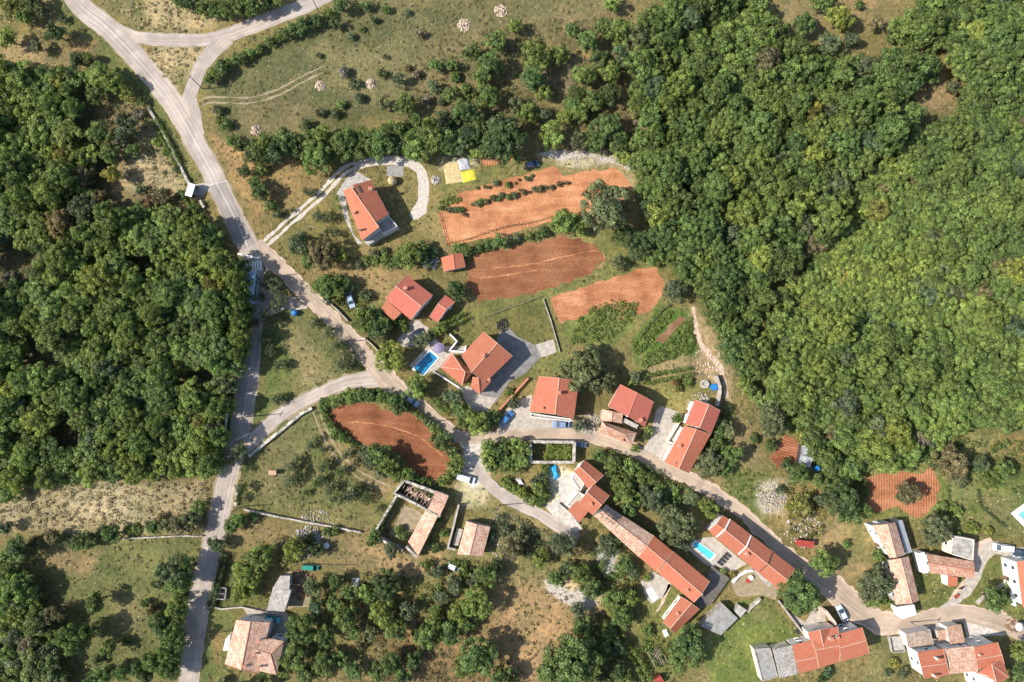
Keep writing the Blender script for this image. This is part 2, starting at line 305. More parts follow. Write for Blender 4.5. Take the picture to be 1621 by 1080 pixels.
# ---------------------------------------------------------------- the ground: one sheet, coloured by what grows or lies on it
GRASS=(.168,.138,.062); OLIVE=(.115,.118,.048); GREEN=(.085,.112,.030); PALE=(.31,.25,.165); DRY=(.22,.175,.095); BROWN=(.235,.15,.085)
WOOD=(.075,.072,.035); CHALK=(.50,.45,.37); RED=(.31,.15,.08); MEADOW=(.105,.125,.040); DIRTY=(.30,.22,.15)
REG = [  # polygon in the photograph, colour, softness in px, strength
 ([(-200,-200),(1900,-200),(1900,1300),(-200,1300)],GRASS,1,1),
 ([(320,130),(420,60),(560,0),(960,0),(1000,60),(820,90),(760,150),(640,180),(480,215),(360,215)],(.098,.100,.048),25,1),
 ([(620,0),(960,0),(960,60),(800,60),(640,90)],(.135,.125,.066),30,.7),
 ([(480,70),(640,80),(700,120),(600,180),(520,140)],(.19,.165,.09),25,.6),
 ([(360,160),(480,150),(520,200),(400,215)],(.15,.12,.07),14,.6),
 ([(330,215),(390,240),(430,280),(400,340),(415,370),(390,330),(350,260)],(.30,.19,.10),14,.75),
 ([(385,255),(470,250),(520,275),(480,310),(400,350)],(.25,.17,.085),18,.75),
 ([(430,340),(540,290),(570,400),(440,395)],(.17,.148,.062),14,.8),
 ([(640,260),(700,250),(705,400),(600,400),(600,370)],(.20,.165,.075),14,.8),
 ([(690,250),(870,250),(880,262),(730,304),(694,330)],(.145,.145,.055),8,.9),
 ([(850,240),(990,240),(1000,262),(900,262)],CHALK,8,.8), ([(870,262),(990,262),(1005,300),(960,275),(880,290)],(.20,.17,.085),7,.8),
 ([(965,255),(1010,250),(1020,320),(1005,300)],PALE,8,.8),
 ([(690,245),(760,245),(760,262),(690,268)],CHALK,8,.5), ([(762,246),(810,250),(810,258),(765,262)],RED,6,.6),
 ([(580,385),(720,372),(730,392),(590,420)],(.19,.145,.075),12,.8),
 ([(470,425),(620,420),(650,440),(600,480),(520,460)],(.235,.165,.09),14,.85),
 ([(540,455),(640,470),(600,540),(560,520)],OLIVE,14,.7),
 ([(690,500),(860,465),(885,560),(820,610),(700,560)],(.125,.122,.045),6,.95),
 ([(735,400),(980,365),(1040,410),(1060,440),(880,480),(690,520),(700,500),(760,480)],(.13,.135,.05),10,.85),
 ([(885,495),(990,470),(1055,450),(1045,480),(980,545),(890,545)],(.105,.135,.04),10,.85),
 ([(975,475),(1030,450),(1052,455),(1025,495),(975,500)],(.30,.18,.10),10,.8),
 ([(1000,545),(1040,480),(1095,480),(1105,560),(1010,585)],(.068,.115,.024),6,1),
 ([(835,555),(900,540),(930,600),(830,600)],(.13,.14,.052),10,.8),
 ([(1020,610),(1125,600),(1140,640),(1090,680),(1040,640)],(.18,.165,.065),10,.9),
 ([(1015,560),(1110,565),(1140,600),(1020,605)],(.24,.19,.12),10,.8),
 ([(1093,480),(1110,480),(1150,560),(1160,640),(1130,620),(1110,560)],(.33,.25,.17),8,.85),
 ([(1130,620),(1200,690),(1240,800),(1160,800),(1100,760)],(.215,.165,.09),18,.85),
 ([(1150,740),(1230,740),(1215,830),(1150,800)],(.105,.125,.04),14,.8),
 ([(1200,765),(1250,760),(1250,815),(1205,815)],(.42,.375,.32),9,.85),
 ([(1245,760),(1310,780),(1300,860),(1240,850)],(.25,.19,.105),12,.8),
 ([(1290,800),(1380,830),(1380,910),(1320,930),(1280,870)],(.26,.20,.115),14,.85),
 ([(1345,820),(1375,820),(1370,890),(1340,890)],(.13,.14,.05),10,.7),
 ([(1360,700),(1500,700),(1500,830),(1380,830)],(.155,.16,.06),14,.8),
 ([(1480,740),(1640,740),(1640,850),(1480,850)],(.115,.14,.045),14,.9),
 ([(1500,760),(1540,770),(1530,800),(1500,800)],(.20,.19,.09),8,.7), ([(1550,780),(1600,790),(1600,850),(1560,830)],(.22,.18,.10),12,.7),
 ([(1530,680),(1590,680),(1580,725),(1520,725)],(.19,.18,.085),14,.8),
 ([(1450,880),(1640,900),(1640,1000),(1450,960)],(.12,.14,.045),10,.8),
 ([(1120,960),(1210,940),(1270,1005),(1190,1090),(1120,1080)],(.115,.145,.042),6,.95),
 ([(1185,955),(1215,950),(1225,985),(1195,985)],(.22,.19,.10),10,.6),
 ([(1375,1000),(1440,1000),(1440,1090),(1375,1090)],(.16,.155,.07),8,.9),
 ([(1010,930),(1060,920),(1110,1010),(1080,1080),(1000,1080)],(.12,.135,.045),14,.8),
 ([(380,650),(520,640),(640,760),(600,850),(380,810)],(.122,.130,.054),12,.9),
 ([(400,720),(470,690),(480,760),(400,790)],(.185,.155,.085),20,.6), ([(440,800),(600,800),(595,840),(480,830)],(.20,.17,.08),10,.7),
 ([(500,655),(530,690),(640,770),(600,790),(520,720)],(.24,.175,.095),10,.7),
 ([(425,480),(520,490),(590,590),(440,640),(400,690)],(.125,.132,.054),10,.9),
 ([(450,520),(490,540),(520,600),(480,610),(460,560)],(.245,.20,.115),14,.75),
 ([(420,530),(450,520),(460,570),(420,640),(400,680)],(.10,.13,.04),10,.8),
 ([(370,830),(620,830),(720,870),(700,910),(560,920),(460,860),(370,870)],(.20,.155,.085),12,.85),
 ([(570,870),(660,885),(700,880),(690,905),(600,905)],(.29,.20,.125),10,.7),
 ([(320,890),(420,890),(420,960),(330,960)],(.085,.11,.035),10,.8), ([(325,960),(370,960),(360,1080),(310,1080)],(.105,.125,.042),8,.85),
 ([(330,1000),(350,1000),(355,1055),(340,1055)],(.25,.15,.08),8,.6),
 ([(800,900),(930,900),(960,960),(900,1010),(850,1090),(820,1090),(780,960)],(.275,.185,.11),16,.95),
 ([(860,905),(950,940),(940,970),(880,950),(855,925)],(.44,.37,.28),10,.8),
 ([(560,985),(680,985),(800,960),(850,1090),(640,1090)],(.20,.125,.075),20,.7),
 ([(700,870),(860,840),(930,880),(860,930),(720,900)],(.165,.145,.07),14,.8),
 ([(940,865),(985,880),(985,920),(940,890)],(.33,.29,.23),9,.8),
 ([(735,690),(770,690),(768,770),(730,790),(725,740)],(.56,.49,.40),8,.9), ([(725,760),(765,760),(775,800),(730,805)],(.46,.39,.30),10,.8),
 ([(770,790),(860,830),(900,860),(800,880)],(.20,.175,.095),12,.8),
 ([(860,735),(915,740),(915,800),(870,800)],(.58,.52,.44),6,.9),
 ([(925,695),(1000,720),(1080,760),(1110,810),(1040,830),(960,760)],(.18,.155,.08),12,.85),
 ([(970,720),(1005,735),(1000,760),(975,750)],(.36,.29,.19),9,.6),
 ([(910,655),(950,650),(950,690),(920,690)],(.34,.25,.19),7,.9),
 ([(0,770),(330,760),(325,845),(180,850),(80,840),(0,845)],(.265,.22,.145),14,.95),
 ([(110,775),(215,770),(210,830),(120,830)],(.34,.29,.215),14,.7), ([(0,790),(50,790),(50,830),(0,835)],(.32,.28,.21),12,.6),
 ([(40,850),(320,850),(290,1080),(120,1080),(90,960),(40,890)],(.120,.130,.052),14,.9),
 ([(60,870),(160,870),(130,920),(70,900)],(.24,.17,.10),14,.7), ([(190,930),(230,950),(220,1000),(180,990)],(.21,.17,.10),14,.6),
 ([(185,215),(250,200),(290,270),(300,310),(230,310),(190,290)],(.31,.25,.165),12,.95),
 ([(150,170),(200,150),(230,200),(190,260),(160,210)],(.20,.15,.085),12,.8), ([(180,290),(220,310),(170,345),(150,330)],(.27,.20,.13),10,.7),
 ([(0,60),(110,80),(130,105),(40,110),(0,100)],(.24,.18,.105),12,.85), ([(70,0),(120,0),(200,80),(260,170),(320,300),(280,270),(220,150),(140,80)],(.115,.130,.045),8,.9),
 ([(110,60),(150,62),(150,95),(118,90)],(.24,.15,.085),9,.7),
 ([(190,90),(235,85),(290,160),(330,300),(390,400),(350,340),(270,190)],(.165,.150,.065),7,.7),
 ([(-40,370),(45,370),(50,470),(-40,480)],(.17,.13,.08),14,.9),
 ([(150,0),(270,0),(340,30),(300,55),(220,48),(170,20)],(.175,.155,.08),10,.9), ([(225,0),(275,0),(345,40),(300,50),(240,45)],(.37,.29,.19),10,.8),
 ([(228,75),(320,75),(300,120),(275,145),(240,100)],(.35,.27,.18),8,.9), ([(262,110),(300,100),(290,150)],(.13,.13,.05),8,.7),
 ([(690,60),(1010,0),(1010,250),(650,240),(640,180)],(.17,.135,.075),18,.75),
 ([(860,100),(920,100),(900,160),(860,140)],(.185,.15,.105),12,.7), ([(980,120),(1010,160),(1070,170),(1110,220),(1020,230),(970,160)],(.22,.16,.09),12,.8),
 ([(1320,-30),(1420,-30),(1420,40),(1340,60)],(.235,.175,.095),12,.9), ([(1240,0),(1300,0),(1290,70),(1245,70)],(.22,.17,.10),12,.8),
 ([(1460,130),(1515,130),(1510,185),(1455,175)],(.25,.18,.105),8,.95),
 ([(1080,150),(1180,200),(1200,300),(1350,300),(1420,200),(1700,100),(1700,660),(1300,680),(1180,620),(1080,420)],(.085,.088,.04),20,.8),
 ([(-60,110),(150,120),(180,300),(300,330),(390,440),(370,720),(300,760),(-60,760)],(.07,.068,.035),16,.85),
]
def poly_sd(px, py, poly):
    """signed distance in px to a polygon, positive inside (numpy)"""
    inside = np.zeros(px.shape, bool); d = np.full(px.shape, 1e9)
    n = len(poly)
    for i in range(n):
        x0, y0 = poly[i]; x1, y1 = poly[(i+1) % n]
        c = (y0 > py) != (y1 > py)
        xi = (x1-x0)*(py-y0)/((y1-y0) if y1 != y0 else 1e-9)+x0
        inside ^= c & (px < xi)
        ex, ey = x1-x0, y1-y0; L = ex*ex+ey*ey+1e-9
        t = np.clip(((px-x0)*ex+(py-y0)*ey)/L, 0, 1)
        d = np.minimum(d, (px-x0-t*ex)**2+(py-y0-t*ey)**2)
    d = np.sqrt(d); return np.where(inside, d, -d)
def vnoise(x, y, seed):
    """smooth value noise (numpy)"""
    rng = np.random.RandomState(seed); tab = rng.rand(256, 256)
    xi = np.floor(x).astype(int); yi = np.floor(y).astype(int); fx = x-xi; fy = y-yi
    fx = fx*fx*(3-2*fx); fy = fy*fy*(3-2*fy)
    g = lambda a, b: tab[a % 256, b % 256]
    return (g(xi, yi)*(1-fx)+g(xi+1, yi)*fx)*(1-fy)+(g(xi, yi+1)*(1-fx)+g(xi+1, yi+1)*fx)*fy
def fbm(x, y, seed, o=4):
    v = 0; a = .5
    for k in range(o): v = v+a*vnoise(x*2**k, y*2**k, seed+k); a *= .5
    return v/(1-.5**o)
def make_ground():
    st = .65
    xs = np.concatenate([[-3000,-900,-400,-230], np.arange(-165,165.1,st), [230,400,900,3000]])
    ys = np.concatenate([[-3000,-900,-400,-200], np.arange(-115,126,st), [200,400,900,3000]])
    X, Y = np.meshgrid(xs, ys); nx, ny = len(xs), len(ys)
    xf, yf = X.ravel(), Y.ravel()
    vx = xf-CAMP.x; vy = yf-CAMP.y; yc = vy*CT-CAMP.z*ST; zc = -vy*ST-CAMP.z*CT
    px = PW/2+FPX*vx/(-zc); py = PH/2-FPX*yc/(-zc)
    far = (np.abs(xf) > 180) | (np.abs(yf) > 150) | (zc > -1)
    px = np.where(far, -150, px); py = np.where(far, -150, py)
    wx = px+(fbm(xf*.12, yf*.12, 3)-.5)*26+(fbm(xf*.6, yf*.6, 9)-.5)*12
    wy = py+(fbm(xf*.12, yf*.12, 5)-.5)*26+(fbm(xf*.6, yf*.6, 12)-.5)*12
    C = np.zeros((len(xf), 3))
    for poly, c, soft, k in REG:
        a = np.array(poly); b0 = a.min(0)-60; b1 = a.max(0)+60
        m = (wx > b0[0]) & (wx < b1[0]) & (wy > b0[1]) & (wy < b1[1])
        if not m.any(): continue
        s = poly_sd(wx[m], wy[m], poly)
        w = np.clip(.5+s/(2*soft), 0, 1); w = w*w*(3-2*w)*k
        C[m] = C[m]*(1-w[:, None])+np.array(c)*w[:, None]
    v = fbm(xf*.05, yf*.05, 21); g = fbm(xf*.25, yf*.25, 31, 5)
    C *= (.84+.5*v)[:, None]*np.array([1.02, .985, .84])
    d = np.clip((g-.52)*5, 0, 1)[:, None]*.38; C = C*(1-d)+C*np.array([1.5, 1.42, 1.35])*d
    d = np.clip((.46-g)*6, 0, 1)[:, None]*.45; C = C*(1-d)+C*np.array([.55, .72, .5])*d
    Z = np.zeros(len(xf))
    me = bpy.data.meshes.new('ground'); V = np.stack([xf, yf, Z], 1)
    idx = np.arange(nx*ny).reshape(ny, nx)
    F = np.stack([idx[:-1, :-1], idx[:-1, 1:], idx[1:, 1:], idx[1:, :-1]], -1).reshape(-1, 4)
    me.vertices.add(len(V)); me.vertices.foreach_set('co', V.ravel())
    me.loops.add(F.size); me.loops.foreach_set('vertex_index', F.ravel().astype(np.int32))
    me.polygons.add(len(F)); me.polygons.foreach_set('loop_start', np.arange(0, F.size, 4, dtype=np.int32))
    me.update(calc_edges=True)
    ca = me.color_attributes.new('Col', 'FLOAT_COLOR', 'POINT')
    ca.data.foreach_set('color', np.concatenate([C, np.ones((len(C), 1))], 1).ravel())
    me.materials.append(M['ground'])
    tag(link('ground', me), kind='structure')
make_ground()

# ---------------------------------------------------------------- sheets and ribbons lying on the ground
def catmull(pts, step):
    P_ = [Vector(p) for p in pts]; P_ = [P_[0]*2-P_[1]]+P_+[P_[-1]*2-P_[-2]]; out = []
    for i in range(1, len(P_)-2):
        a, b, c, d = P_[i-1:i+3]; n = max(2, int((c.to_2d()-b.to_2d()).length/step))
        for k in range(n):
            t = k/n
            out.append(.5*((2*b)+(c-a)*t+(2*a-5*b+4*c-d)*t*t+(3*b-a-3*c+d)*t**3))
    out.append(P_[-2]); return out
def ribbon(name, pts, z, mat, jit=.25, step=.8, off=0.0, parent=None, kind='structure', scale=1.0):
    """pts: (px, py, half width in px)"""
    w = []
    for p in pts:
        q = P(p[0], p[1]); w.append(Vector((q.x, q.y, M2(p[2])*scale)))
    c = catmull(w, step); L = 0; rows = []
    for i, q in enumerate(c):
        d = (c[min(i+1, len(c)-1)]-c[max(i-1, 0)]).to_2d(); d.normalize(); nrm = Vector((-d.y, d.x))
        if i: L += (q.to_2d()-c[i-1].to_2d()).length
        jl = jit*(nz(q.x, q.y, .35, 3)+.6*nz(q.x, q.y, 1.3, 8)); jr = jit*(nz(q.x, q.y, .35, 13)+.6*nz(q.x, q.y, 1.3, 18))
        a = q.to_2d()+nrm*(off+q.z+jl); b = q.to_2d()+nrm*(off-q.z-jr); m = (a+b)/2
        rows.append(((a, q.z), (m, 0), (b, -q.z), L))
    mb = MB()
    for r0, r1 in zip(rows, rows[1:]):
        for k in (0, 1):
            pts4 = [r0[k], r0[k+1], r1[k+1], r1[k]]; Ls = [r0[3], r0[3], r1[3], r1[3]]
            mb.face([(p[0].x, p[0].y, z) for p in pts4][::-1], 0, [(l, p[1]) for p, l in zip(pts4, Ls)][::-1])
    return tag(mb.build(name, mat, parent), kind=kind)
def sheet(name, pts, z, mat, jit=.3, step=1.0, parent=None, kind='structure', smooth=False):
    w = [P(*p) for p in pts]; n = len(w); e = []
    if smooth:
        w = [Vector((p.x, p.y, 0)) for p in w]; c = catmull(w+[w[0]], step); e = [Vector((p.x, p.y)) for p in c[:-1]]
    else:
        for i in range(n):
            a, b = w[i].to_2d(), w[(i+1) % n].to_2d(); k = max(1, int((b-a).length/step))
            e += [a.lerp(b, j/k) for j in range(k)]
    out = []
    for p in e:
        out.append((p.x+jit*(nz(p.x, p.y, .4, 2)+.7*nz(p.x, p.y, 1.6, 5)), p.y+jit*(nz(p.x, p.y, .4, 7)+.7*nz(p.x, p.y, 1.6, 9)), z))
    bm = bmesh.new(); vs = [bm.verts.new(p) for p in out]; f = bm.faces.new(vs)
    if f.normal.z < 0 or (f.normal_update() or f.normal.z < 0): f.normal_flip()
    bmesh.ops.triangulate(bm, faces=[f]); me = bpy.data.meshes.new(name); bm.to_mesh(me); bm.free(); me.materials.append(mat)
    uv = me.uv_layers.new(name='UVMap')
    for lp in me.loops: uv.data[lp.index].uv = me.vertices[lp.vertex_index].co[:2]
    return tag(link(name, me, parent), kind=kind)
sheet('ploughed_field', [(694,338),(731,304),(800,285),(880,263),(890,278),(975,267),(1003,297),(985,330),(914,345),(872,350),(790,374),(707,388)], .004, M['soil1'], .7)
sheet('ploughed_field', [(749,405),(790,394),(828,386),(888,374),(940,387),(958,408),(935,435),(867,458),(758,480),(740,448)], .004, M['soil2'], .9)
sheet('ploughed_field', [(872,472),(950,446),(1023,423),(1040,425),(1052,450),(1048,472),(1030,492),(1005,497),(985,482),(950,487),(915,505),(890,512),(878,492)], .004, M['soil3'], .8)
sheet('ploughed_field', [(523,650),(568,638),(591,637),(615,652),(657,653),(672,668),(688,684),(700,706),(720,718),(712,738),(693,757),(663,752),(611,704),(578,704),(545,690),(528,672)], .004, M['soil4'], 1.0)
sheet('ploughed_field', [(1370,754),(1424,748),(1461,750),(1473,737),(1486,765),(1483,797),(1453,823),(1422,801),(1398,810),(1378,806)], .004, M['soil5'], .5)
sheet('garden_bed', [(1220,725),(1243,689),(1267,699),(1264,734),(1230,743)], .004, M['soil6'], .4)
sheet('garden_bed', [(1036,540),(1075,500),(1086,505),(1050,545)], .004, M['soil7'], .5)
sheet('garden_bed', [(757,246),(812,250),(808,256),(768,262)], .004, M['soil5'], .5)
for q in ([(780,425,.8),(830,420,.7),(900,405,.7),(945,397,.7),(957,408,.6),(948,425,.6)],[(760,440,.6),(800,436,.6),(850,428,.5)],[(720,365,.6),(800,345,.6),(900,318,.6),(985,296,.5)],[(885,480,.5),(950,462,.6),(1035,440,.6)],[(540,668,.5),(600,672,.6),(660,690,.6),(700,722,.5)]):
    ribbon('tractor_mark', q, .006, M['soil1'], .3)
# roads
for pts in ([(128,10),(176,50),(232,110),(268,155),(298,205),(338,278),(372,350),(397,400)],[(392,606),(379,683),(358,765),(349,808),(334,873),(314,960),(301,1060)]): ribbon('road_verge', [(x, y, 17.6) for x, y in pts], .0035, M['dirt'], .6)
ribbon('road_verge', [(404,386,12),(425,408,14),(450,430,13),(485,466,13),(540,520,13),(585,570,13),(615,605,16),(645,632,14),(683,660,12),(712,685,13)], .0035, M['pink_dirt'], .8)
ribbon('road_verge', [(880,687,11),(935,692,12),(975,703,11.5),(1010,717,11.5),(1060,744,11),(1100,763,11),(1128,776,10),(1150,793,10),(1177,812,10),(1240,875,12),(1280,905,16),(1320,933,20),(1355,962,21),(1395,985,18),(1440,986,14),(1480,976,14),(1515,971,14),(1550,976,15),(1590,988,18)], .0035, M['pink_dirt'], .8)
ribbon('road_verge', [(398,700,12),(431,668,12),(464,644,12),(514,619,12),(556,604,14)], .0035, M['dirt'], .8)
ribbon('foot_path', [(490,358,.6),(505,362,.7),(520,380,.7)], .003, M['dirt'], .4)
main = [(60,-90,17),(100,-35,17),(128,10,17),(176,50,17),(232,110,17),(268,155,17),(298,205,16),(338,278,15.5),(372,350,16),(397,400,15),(403,440,15),(402,500,15),(397,560,15.5),(392,606,16.5),(379,683,15),(358,765,14.5),(349,808,15),(334,873,15),(314,960,17.5),(301,1060,16),(292,1130,16)]
ribbon('main_road', main, .014, M['asphalt'], .18)
ribbon('road_repair', [(342,290,14),(358,322,14),(378,362,14),(392,392,13)], .018, M['asphalt_dark'], .1)
ribbon('side_road', [(182,46,11),(215,59,10),(262,63,11),(320,63,11),(352,58,12),(400,41,13),(450,22,13),(500,2,12),(560,-30,12)], .010, M['asphalt'], .25)
ribbon('side_road', [(292,172,10),(304,140,11),(318,105,12),(338,80,13),(362,60,12)], .012, M['asphalt'], .25)
ribbon('side_road', [(316,215,8),(305,185,14),(303,155,8)], .0105, M['asphalt'], .25)
ribbon('link_road', [(384,712,11),(398,700,9.5),(431,668,9.5),(464,644,9),(514,619,9),(556,604,11),(590,600,14),(622,600,14)], .010, M['asphalt'], .25)
ribbon('village_lane', [(404,386,12),(425,408,12),(450,430,10),(485,466,10.5),(540,520,10.5),(585,570,11),(615,605,14),(645,632,11),(683,660,9.5),(712,685,10),(738,693,10),(775,692,8.5),(820,689,9),(880,687,9),(935,692,9.5),(975,703,9),(1010,717,9),(1060,744,9),(1100,763,8),(1128,776,7),(1150,793,7),(1177,812,8),(1210,845,8),(1240,875,9),(1280,905,13),(1320,933,17),(1355,962,17),(1395,985,14),(1440,986,11),(1480,976,11),(1515,971,11),(1550,976,12),(1590,988,14),(1640,1010,14)], .012, M['lane'], .25)
ribbon('village_lane', [(752,735,7),(764,756,9),(798,786,9.5),(831,802,9.5),(864,820,9),(890,838,9),(915,852,6)], .0105, M['asphalt'], .3)
sheet('lane_end_gravel', [(725,690),(762,692),(764,740),(768,760),(748,775),(728,752),(738,735)], .006, M['white_gravel'], .7)
sheet('manhole_slab', [(736,703),(762,703),(760,748),(738,746)], .0085, M['drive_asphalt'], 1.2, smooth=True) if False else None
sheet('road_junction', [(440,462),(470,474),(490,486),(466,490),(452,488),(430,500),(415,510),(415,455)], .008, M['asphalt'], .6)
sheet('bus_lay_by', [(300,294),(332,288),(338,302),(326,304),(318,316),(300,312)], .0085, M['pale_paving'], .1)
# painted lines on the main road
def stripe(pts, w, z=.0225): return ribbon('road_marking', [(x, y, w) for x, y in pts], z, M['paint_white'], .01, .8)
stripe([(128,10),(176,50),(232,110),(268,155),(298,205),(338,278)], .18, .0185)
stripe([(343,290),(372,346),(392,390)], .25)
stripe([(401,560),(394,606),(381,683),(372,715)], .22, .0185)
stripe([(376,402),(410,409)], 1.1); stripe([(379,400),(386,404)], .5)
stripe([(384,690),(398,686)], .7, .0185); stripe([(372,696),(392,690)], .6, .0185)
for k in range(7):
    x = 386+k*4.3; stripe([(x, 417+k*-.8), (x+2, 433-k*.8)], 1.25)
stripe([(329,294),(360,286)], .25)
# tracks and yards
for o in (-.8, .8):
    ribbon('gravel_track', [(414,392,2.6),(450,358,2.6),(495,320,2.6),(527,288,2.8),(552,266,3),(600,255,3),(640,256,3),(662,266,3.2),(671,295,3.6),(668,325,4),(655,343,3)], .006, M['gravel'], .35, off=o)
    ribbon('field_track', [(318,164,1.2),(335,158,1.3),(400,158,1.4),(440,146,1.4),(478,126,1.3),(515,108,1)], .006, M['dirt'], .35, off=o)
    ribbon('orchard_track', [(500,650,1.3),(512,680,1.5),(528,712,1.5),(560,745,1.6),(600,768,1.5),(630,778,1.2)], .006, M['dirt'], .35, off=o)
ribbon('gravel_track', [(560,261,6),(605,254,7),(640,256,5.5),(664,268,5),(672,300,5.5),(668,330,6),(655,345,5)], .0045, M['white_gravel'], .6)
ribbon('garden_path', [(1097,486,2.5),(1103,530,3),(1118,556,5),(1135,576,5),(1146,600,4),(1150,630,3)], .005, M['pink_dirt'], .6)
ribbon('garden_path', [(1452,985,4),(1500,960,6),(1530,935,8),(1545,910,8),(1552,890,9),(1570,868,10),(1600,872,8),(1640,880,8)], .0065, M['pale_paving'], .4)
ribbon('garden_path', [(1546,955,3),(1570,935,3),(1597,922,2.5)], .0105, M['pale_paving'], .25)
ribbon('garden_path', [(1060,925,2),(1050,950,2),(1040,968,1.5)], .006, M['pink_dirt'], .4)
sheet('gravel_yard', [(648,340),(662,318),(676,320),(677,335),(657,348)], .0052, M['white_gravel'], .6)
sheet('paved_terrace', [(533,306),(552,277),(562,270),(588,285),(562,296),(545,304),(552,345),(560,372),(574,385),(566,387),(545,345)], .006, M['concrete'], .1)
sheet('concrete_pad', [(613,262),(639,262),(638,280),(612,279)], .006, M['dark_concrete'], .1)
sheet('driveway', [(790,528),(804,517),(818,532),(850,548),(856,566),(830,592),(806,605),(786,636),(770,640),(757,632)], .006, M['drive_asphalt'], .08)
sheet('paved_terrace', [(848,546),(876,537),(881,558),(857,566)], .0085, M['pale_paving'], .06)
sheet('paved_terrace', [(728,614),(742,611),(760,626),(787,630),(772,652),(745,650),(737,636)], .0085, M['pale_paving'], .12)
sheet('pool_terrace', [(648,579),(688,535),(705,548),(736,548),(742,560),(716,560),(690,588),(732,613),(728,617),(687,586),(668,596)], .006, M['pale_paving'], .03)
sheet('driveway', [(627,545),(648,508),(662,508),(680,520),(672,532),(655,548),(640,549)], .006, M['pale_paving'], .35)
sheet('driveway', [(783,688),(800,650),(820,635),(842,624),(842,655),(908,664),(905,680),(840,682)], .006, M['pale_paving'], .1)
sheet('driveway', [(1030,692),(1038,650),(1045,643),(1082,655),(1062,690),(1050,728),(1036,722),(1018,712)], .006, M['pale_paving'], .15)
sheet('paved_terrace', [(862,800),(886,790),(880,765),(893,752),(912,748),(928,770),(912,792),(898,806),(918,830),(922,838),(905,846),(880,826)], .006, M['white_gravel'], .25)
sheet('pool_terrace', [(1087,868),(1108,852),(1130,850),(1165,880),(1182,893),(1160,905),(1138,898),(1120,896)], .006, M['pale_paving'], .04)
sheet('paved_terrace', [(1158,917),(1190,893),(1232,933),(1228,950),(1205,942),(1170,945),(1160,935)], .006, M['dirt'], .15)
sheet('paved_terrace', [(1190,900),(1205,896),(1226,922),(1216,930)], .009, M['concrete'], .05)
sheet('courtyard', [(1246,968),(1275,985),(1290,958),(1303,962),(1312,1000),(1278,1003),(1268,1000)], .006, M['pale_paving'], .1)
sheet('courtyard', [(1015,920),(1035,905),(1065,925),(1050,945),(1030,955),(1018,940)], .006, M['pale_paving'], .5)
sheet('courtyard', [(1538,862),(1568,850),(1575,862),(1555,890),(1548,910),(1530,935),(1515,950),(1508,965),(1498,960),(1510,935),(1530,915)], .0055, M['pink_dirt'], .3)
sheet('courtyard', [(1525,985),(1585,992),(1640,1012),(1620,1012),(1585,1005),(1530,1012)], .0055, M['white_gravel'], .3)
sheet('courtyard', [(1470,988),(1498,985),(1504,1022),(1478,1022)], .006, M['concrete'], .1)
sheet('courtyard', [(384,960),(425,966),(455,968),(455,1010),(428,1010),(395,980)], .006, M['pale_paving'], .15)
sheet('courtyard', [(455,905),(485,905),(495,930),(490,962),(455,962)], .006, M['dirt'], .5)
sheet('courtyard', [(640,800),(672,815),(650,860),(618,845)], .005, M['dirt'], .5)
sheet('gravel_patch', [(940,868),(975,882),(984,905),(965,915),(945,890)], .005, M['concrete'], .9)
sheet('limestone_scree', [(862,912),(890,925),(935,945),(948,960),(930,968),(890,955),(866,935)], .005, M['chalk'], 1.2)
sheet('limestone_scree', [(856,246),(880,240),(925,239),(970,252),(998,256),(1004,270),(985,264),(940,252),(880,254)], .005, M['chalk'], 1.0)
# ---------------------------------------------------------------- buildings
def V3(v, z): return Vector((v[0], v[1], z))
def lerp(a, b, t): return a+(b-a)*t
def slope_faces(mb, e0, e1, r1, r0, roll=.36, amp=.02, th=.13):
    """one roof slope from the eave e0-e1 up to the ridge r0-r1, laid with rows of roll tiles"""
    n = max(2, int(max((e1-e0).length, (r1-r0).length)/roll)*2)
    nrm = (e1-e0).cross(r0-e0)
    if nrm.length < 1e-6: nrm = (e1-e0).cross(r1-e0)
    nrm.normalize()
    if nrm.z < 0: nrm = -nrm
    H = max((r0-e0).length, (r1-e1).length); L = (e1-e0).length; Lr = (r1-r0).length
    off = (r0-e0).dot((e1-e0).normalized())
    def at(k):
        s = k/n; a = amp if k % 2 else 0.0
        return e0.lerp(e1, s)+nrm*a, r0.lerp(r1, s)+nrm*a*(1 if Lr > .2 else 0), (s*L, 0), (off+s*Lr, H)
    for k in range(n):
        a, b, ua, ub = at(k); c, d, uc, ud = at(k+1)
        if (d-b).length < 1e-4: mb.face([a, c, b], 0, [ua, uc, ub])
        else: mb.face([a, c, d, b], 0, [ua, uc, ud, ub])
    dn = Vector((0, 0, -th)); q = [e0, e1, r1, r0] if (r1-r0).length > 1e-3 else [e0, e1, r0]
    lo = [p+dn for p in q]
    for i in range(len(q)):
        j = (i+1) % len(q); mb.face([lo[i], lo[j], q[j], q[i]], 0, [(0, 0), (1, 0), (1, .1), (0, .1)])
    mb.face(list(reversed(lo)), 0)
def fixn(me):
    bm = bmesh.new(); bm.from_mesh(me); bmesh.ops.recalc_face_normals(bm, faces=bm.faces); bm.to_mesh(me); bm.free(); return me
def house(name, at, label, cat='house', group=None):
    c = P(*at); return empty(name, (c.x, c.y, 0), label, cat, group)
def put(mb, name, mat, root, parent=None, fix=False):
    rebase(mb, root); me = mb.mesh(name, mat)
    if fix: fixn(me)
    return link(name, me, parent or root)
def chimney(root, roof, px, z, h=1.1, s=.62, mat='white', rz=0.0):
    p = P(px[0], px[1], z); mb = MB(); mb.box((p.x, p.y, z-.6+h/2), (s, s*.8, 1.2+h), rz, 0)
    c = put(mb, 'chimney', M[mat], root, roof)
    mb = MB(); mb.box((p.x, p.y, z+h+.10), (s*1.35, s*1.15, .1), rz); mb.box((p.x, p.y, z+h+.03), (s*.7, s*.5, .12), rz)
    put(mb, 'chimney_cap', M['terracotta'], root, roof)
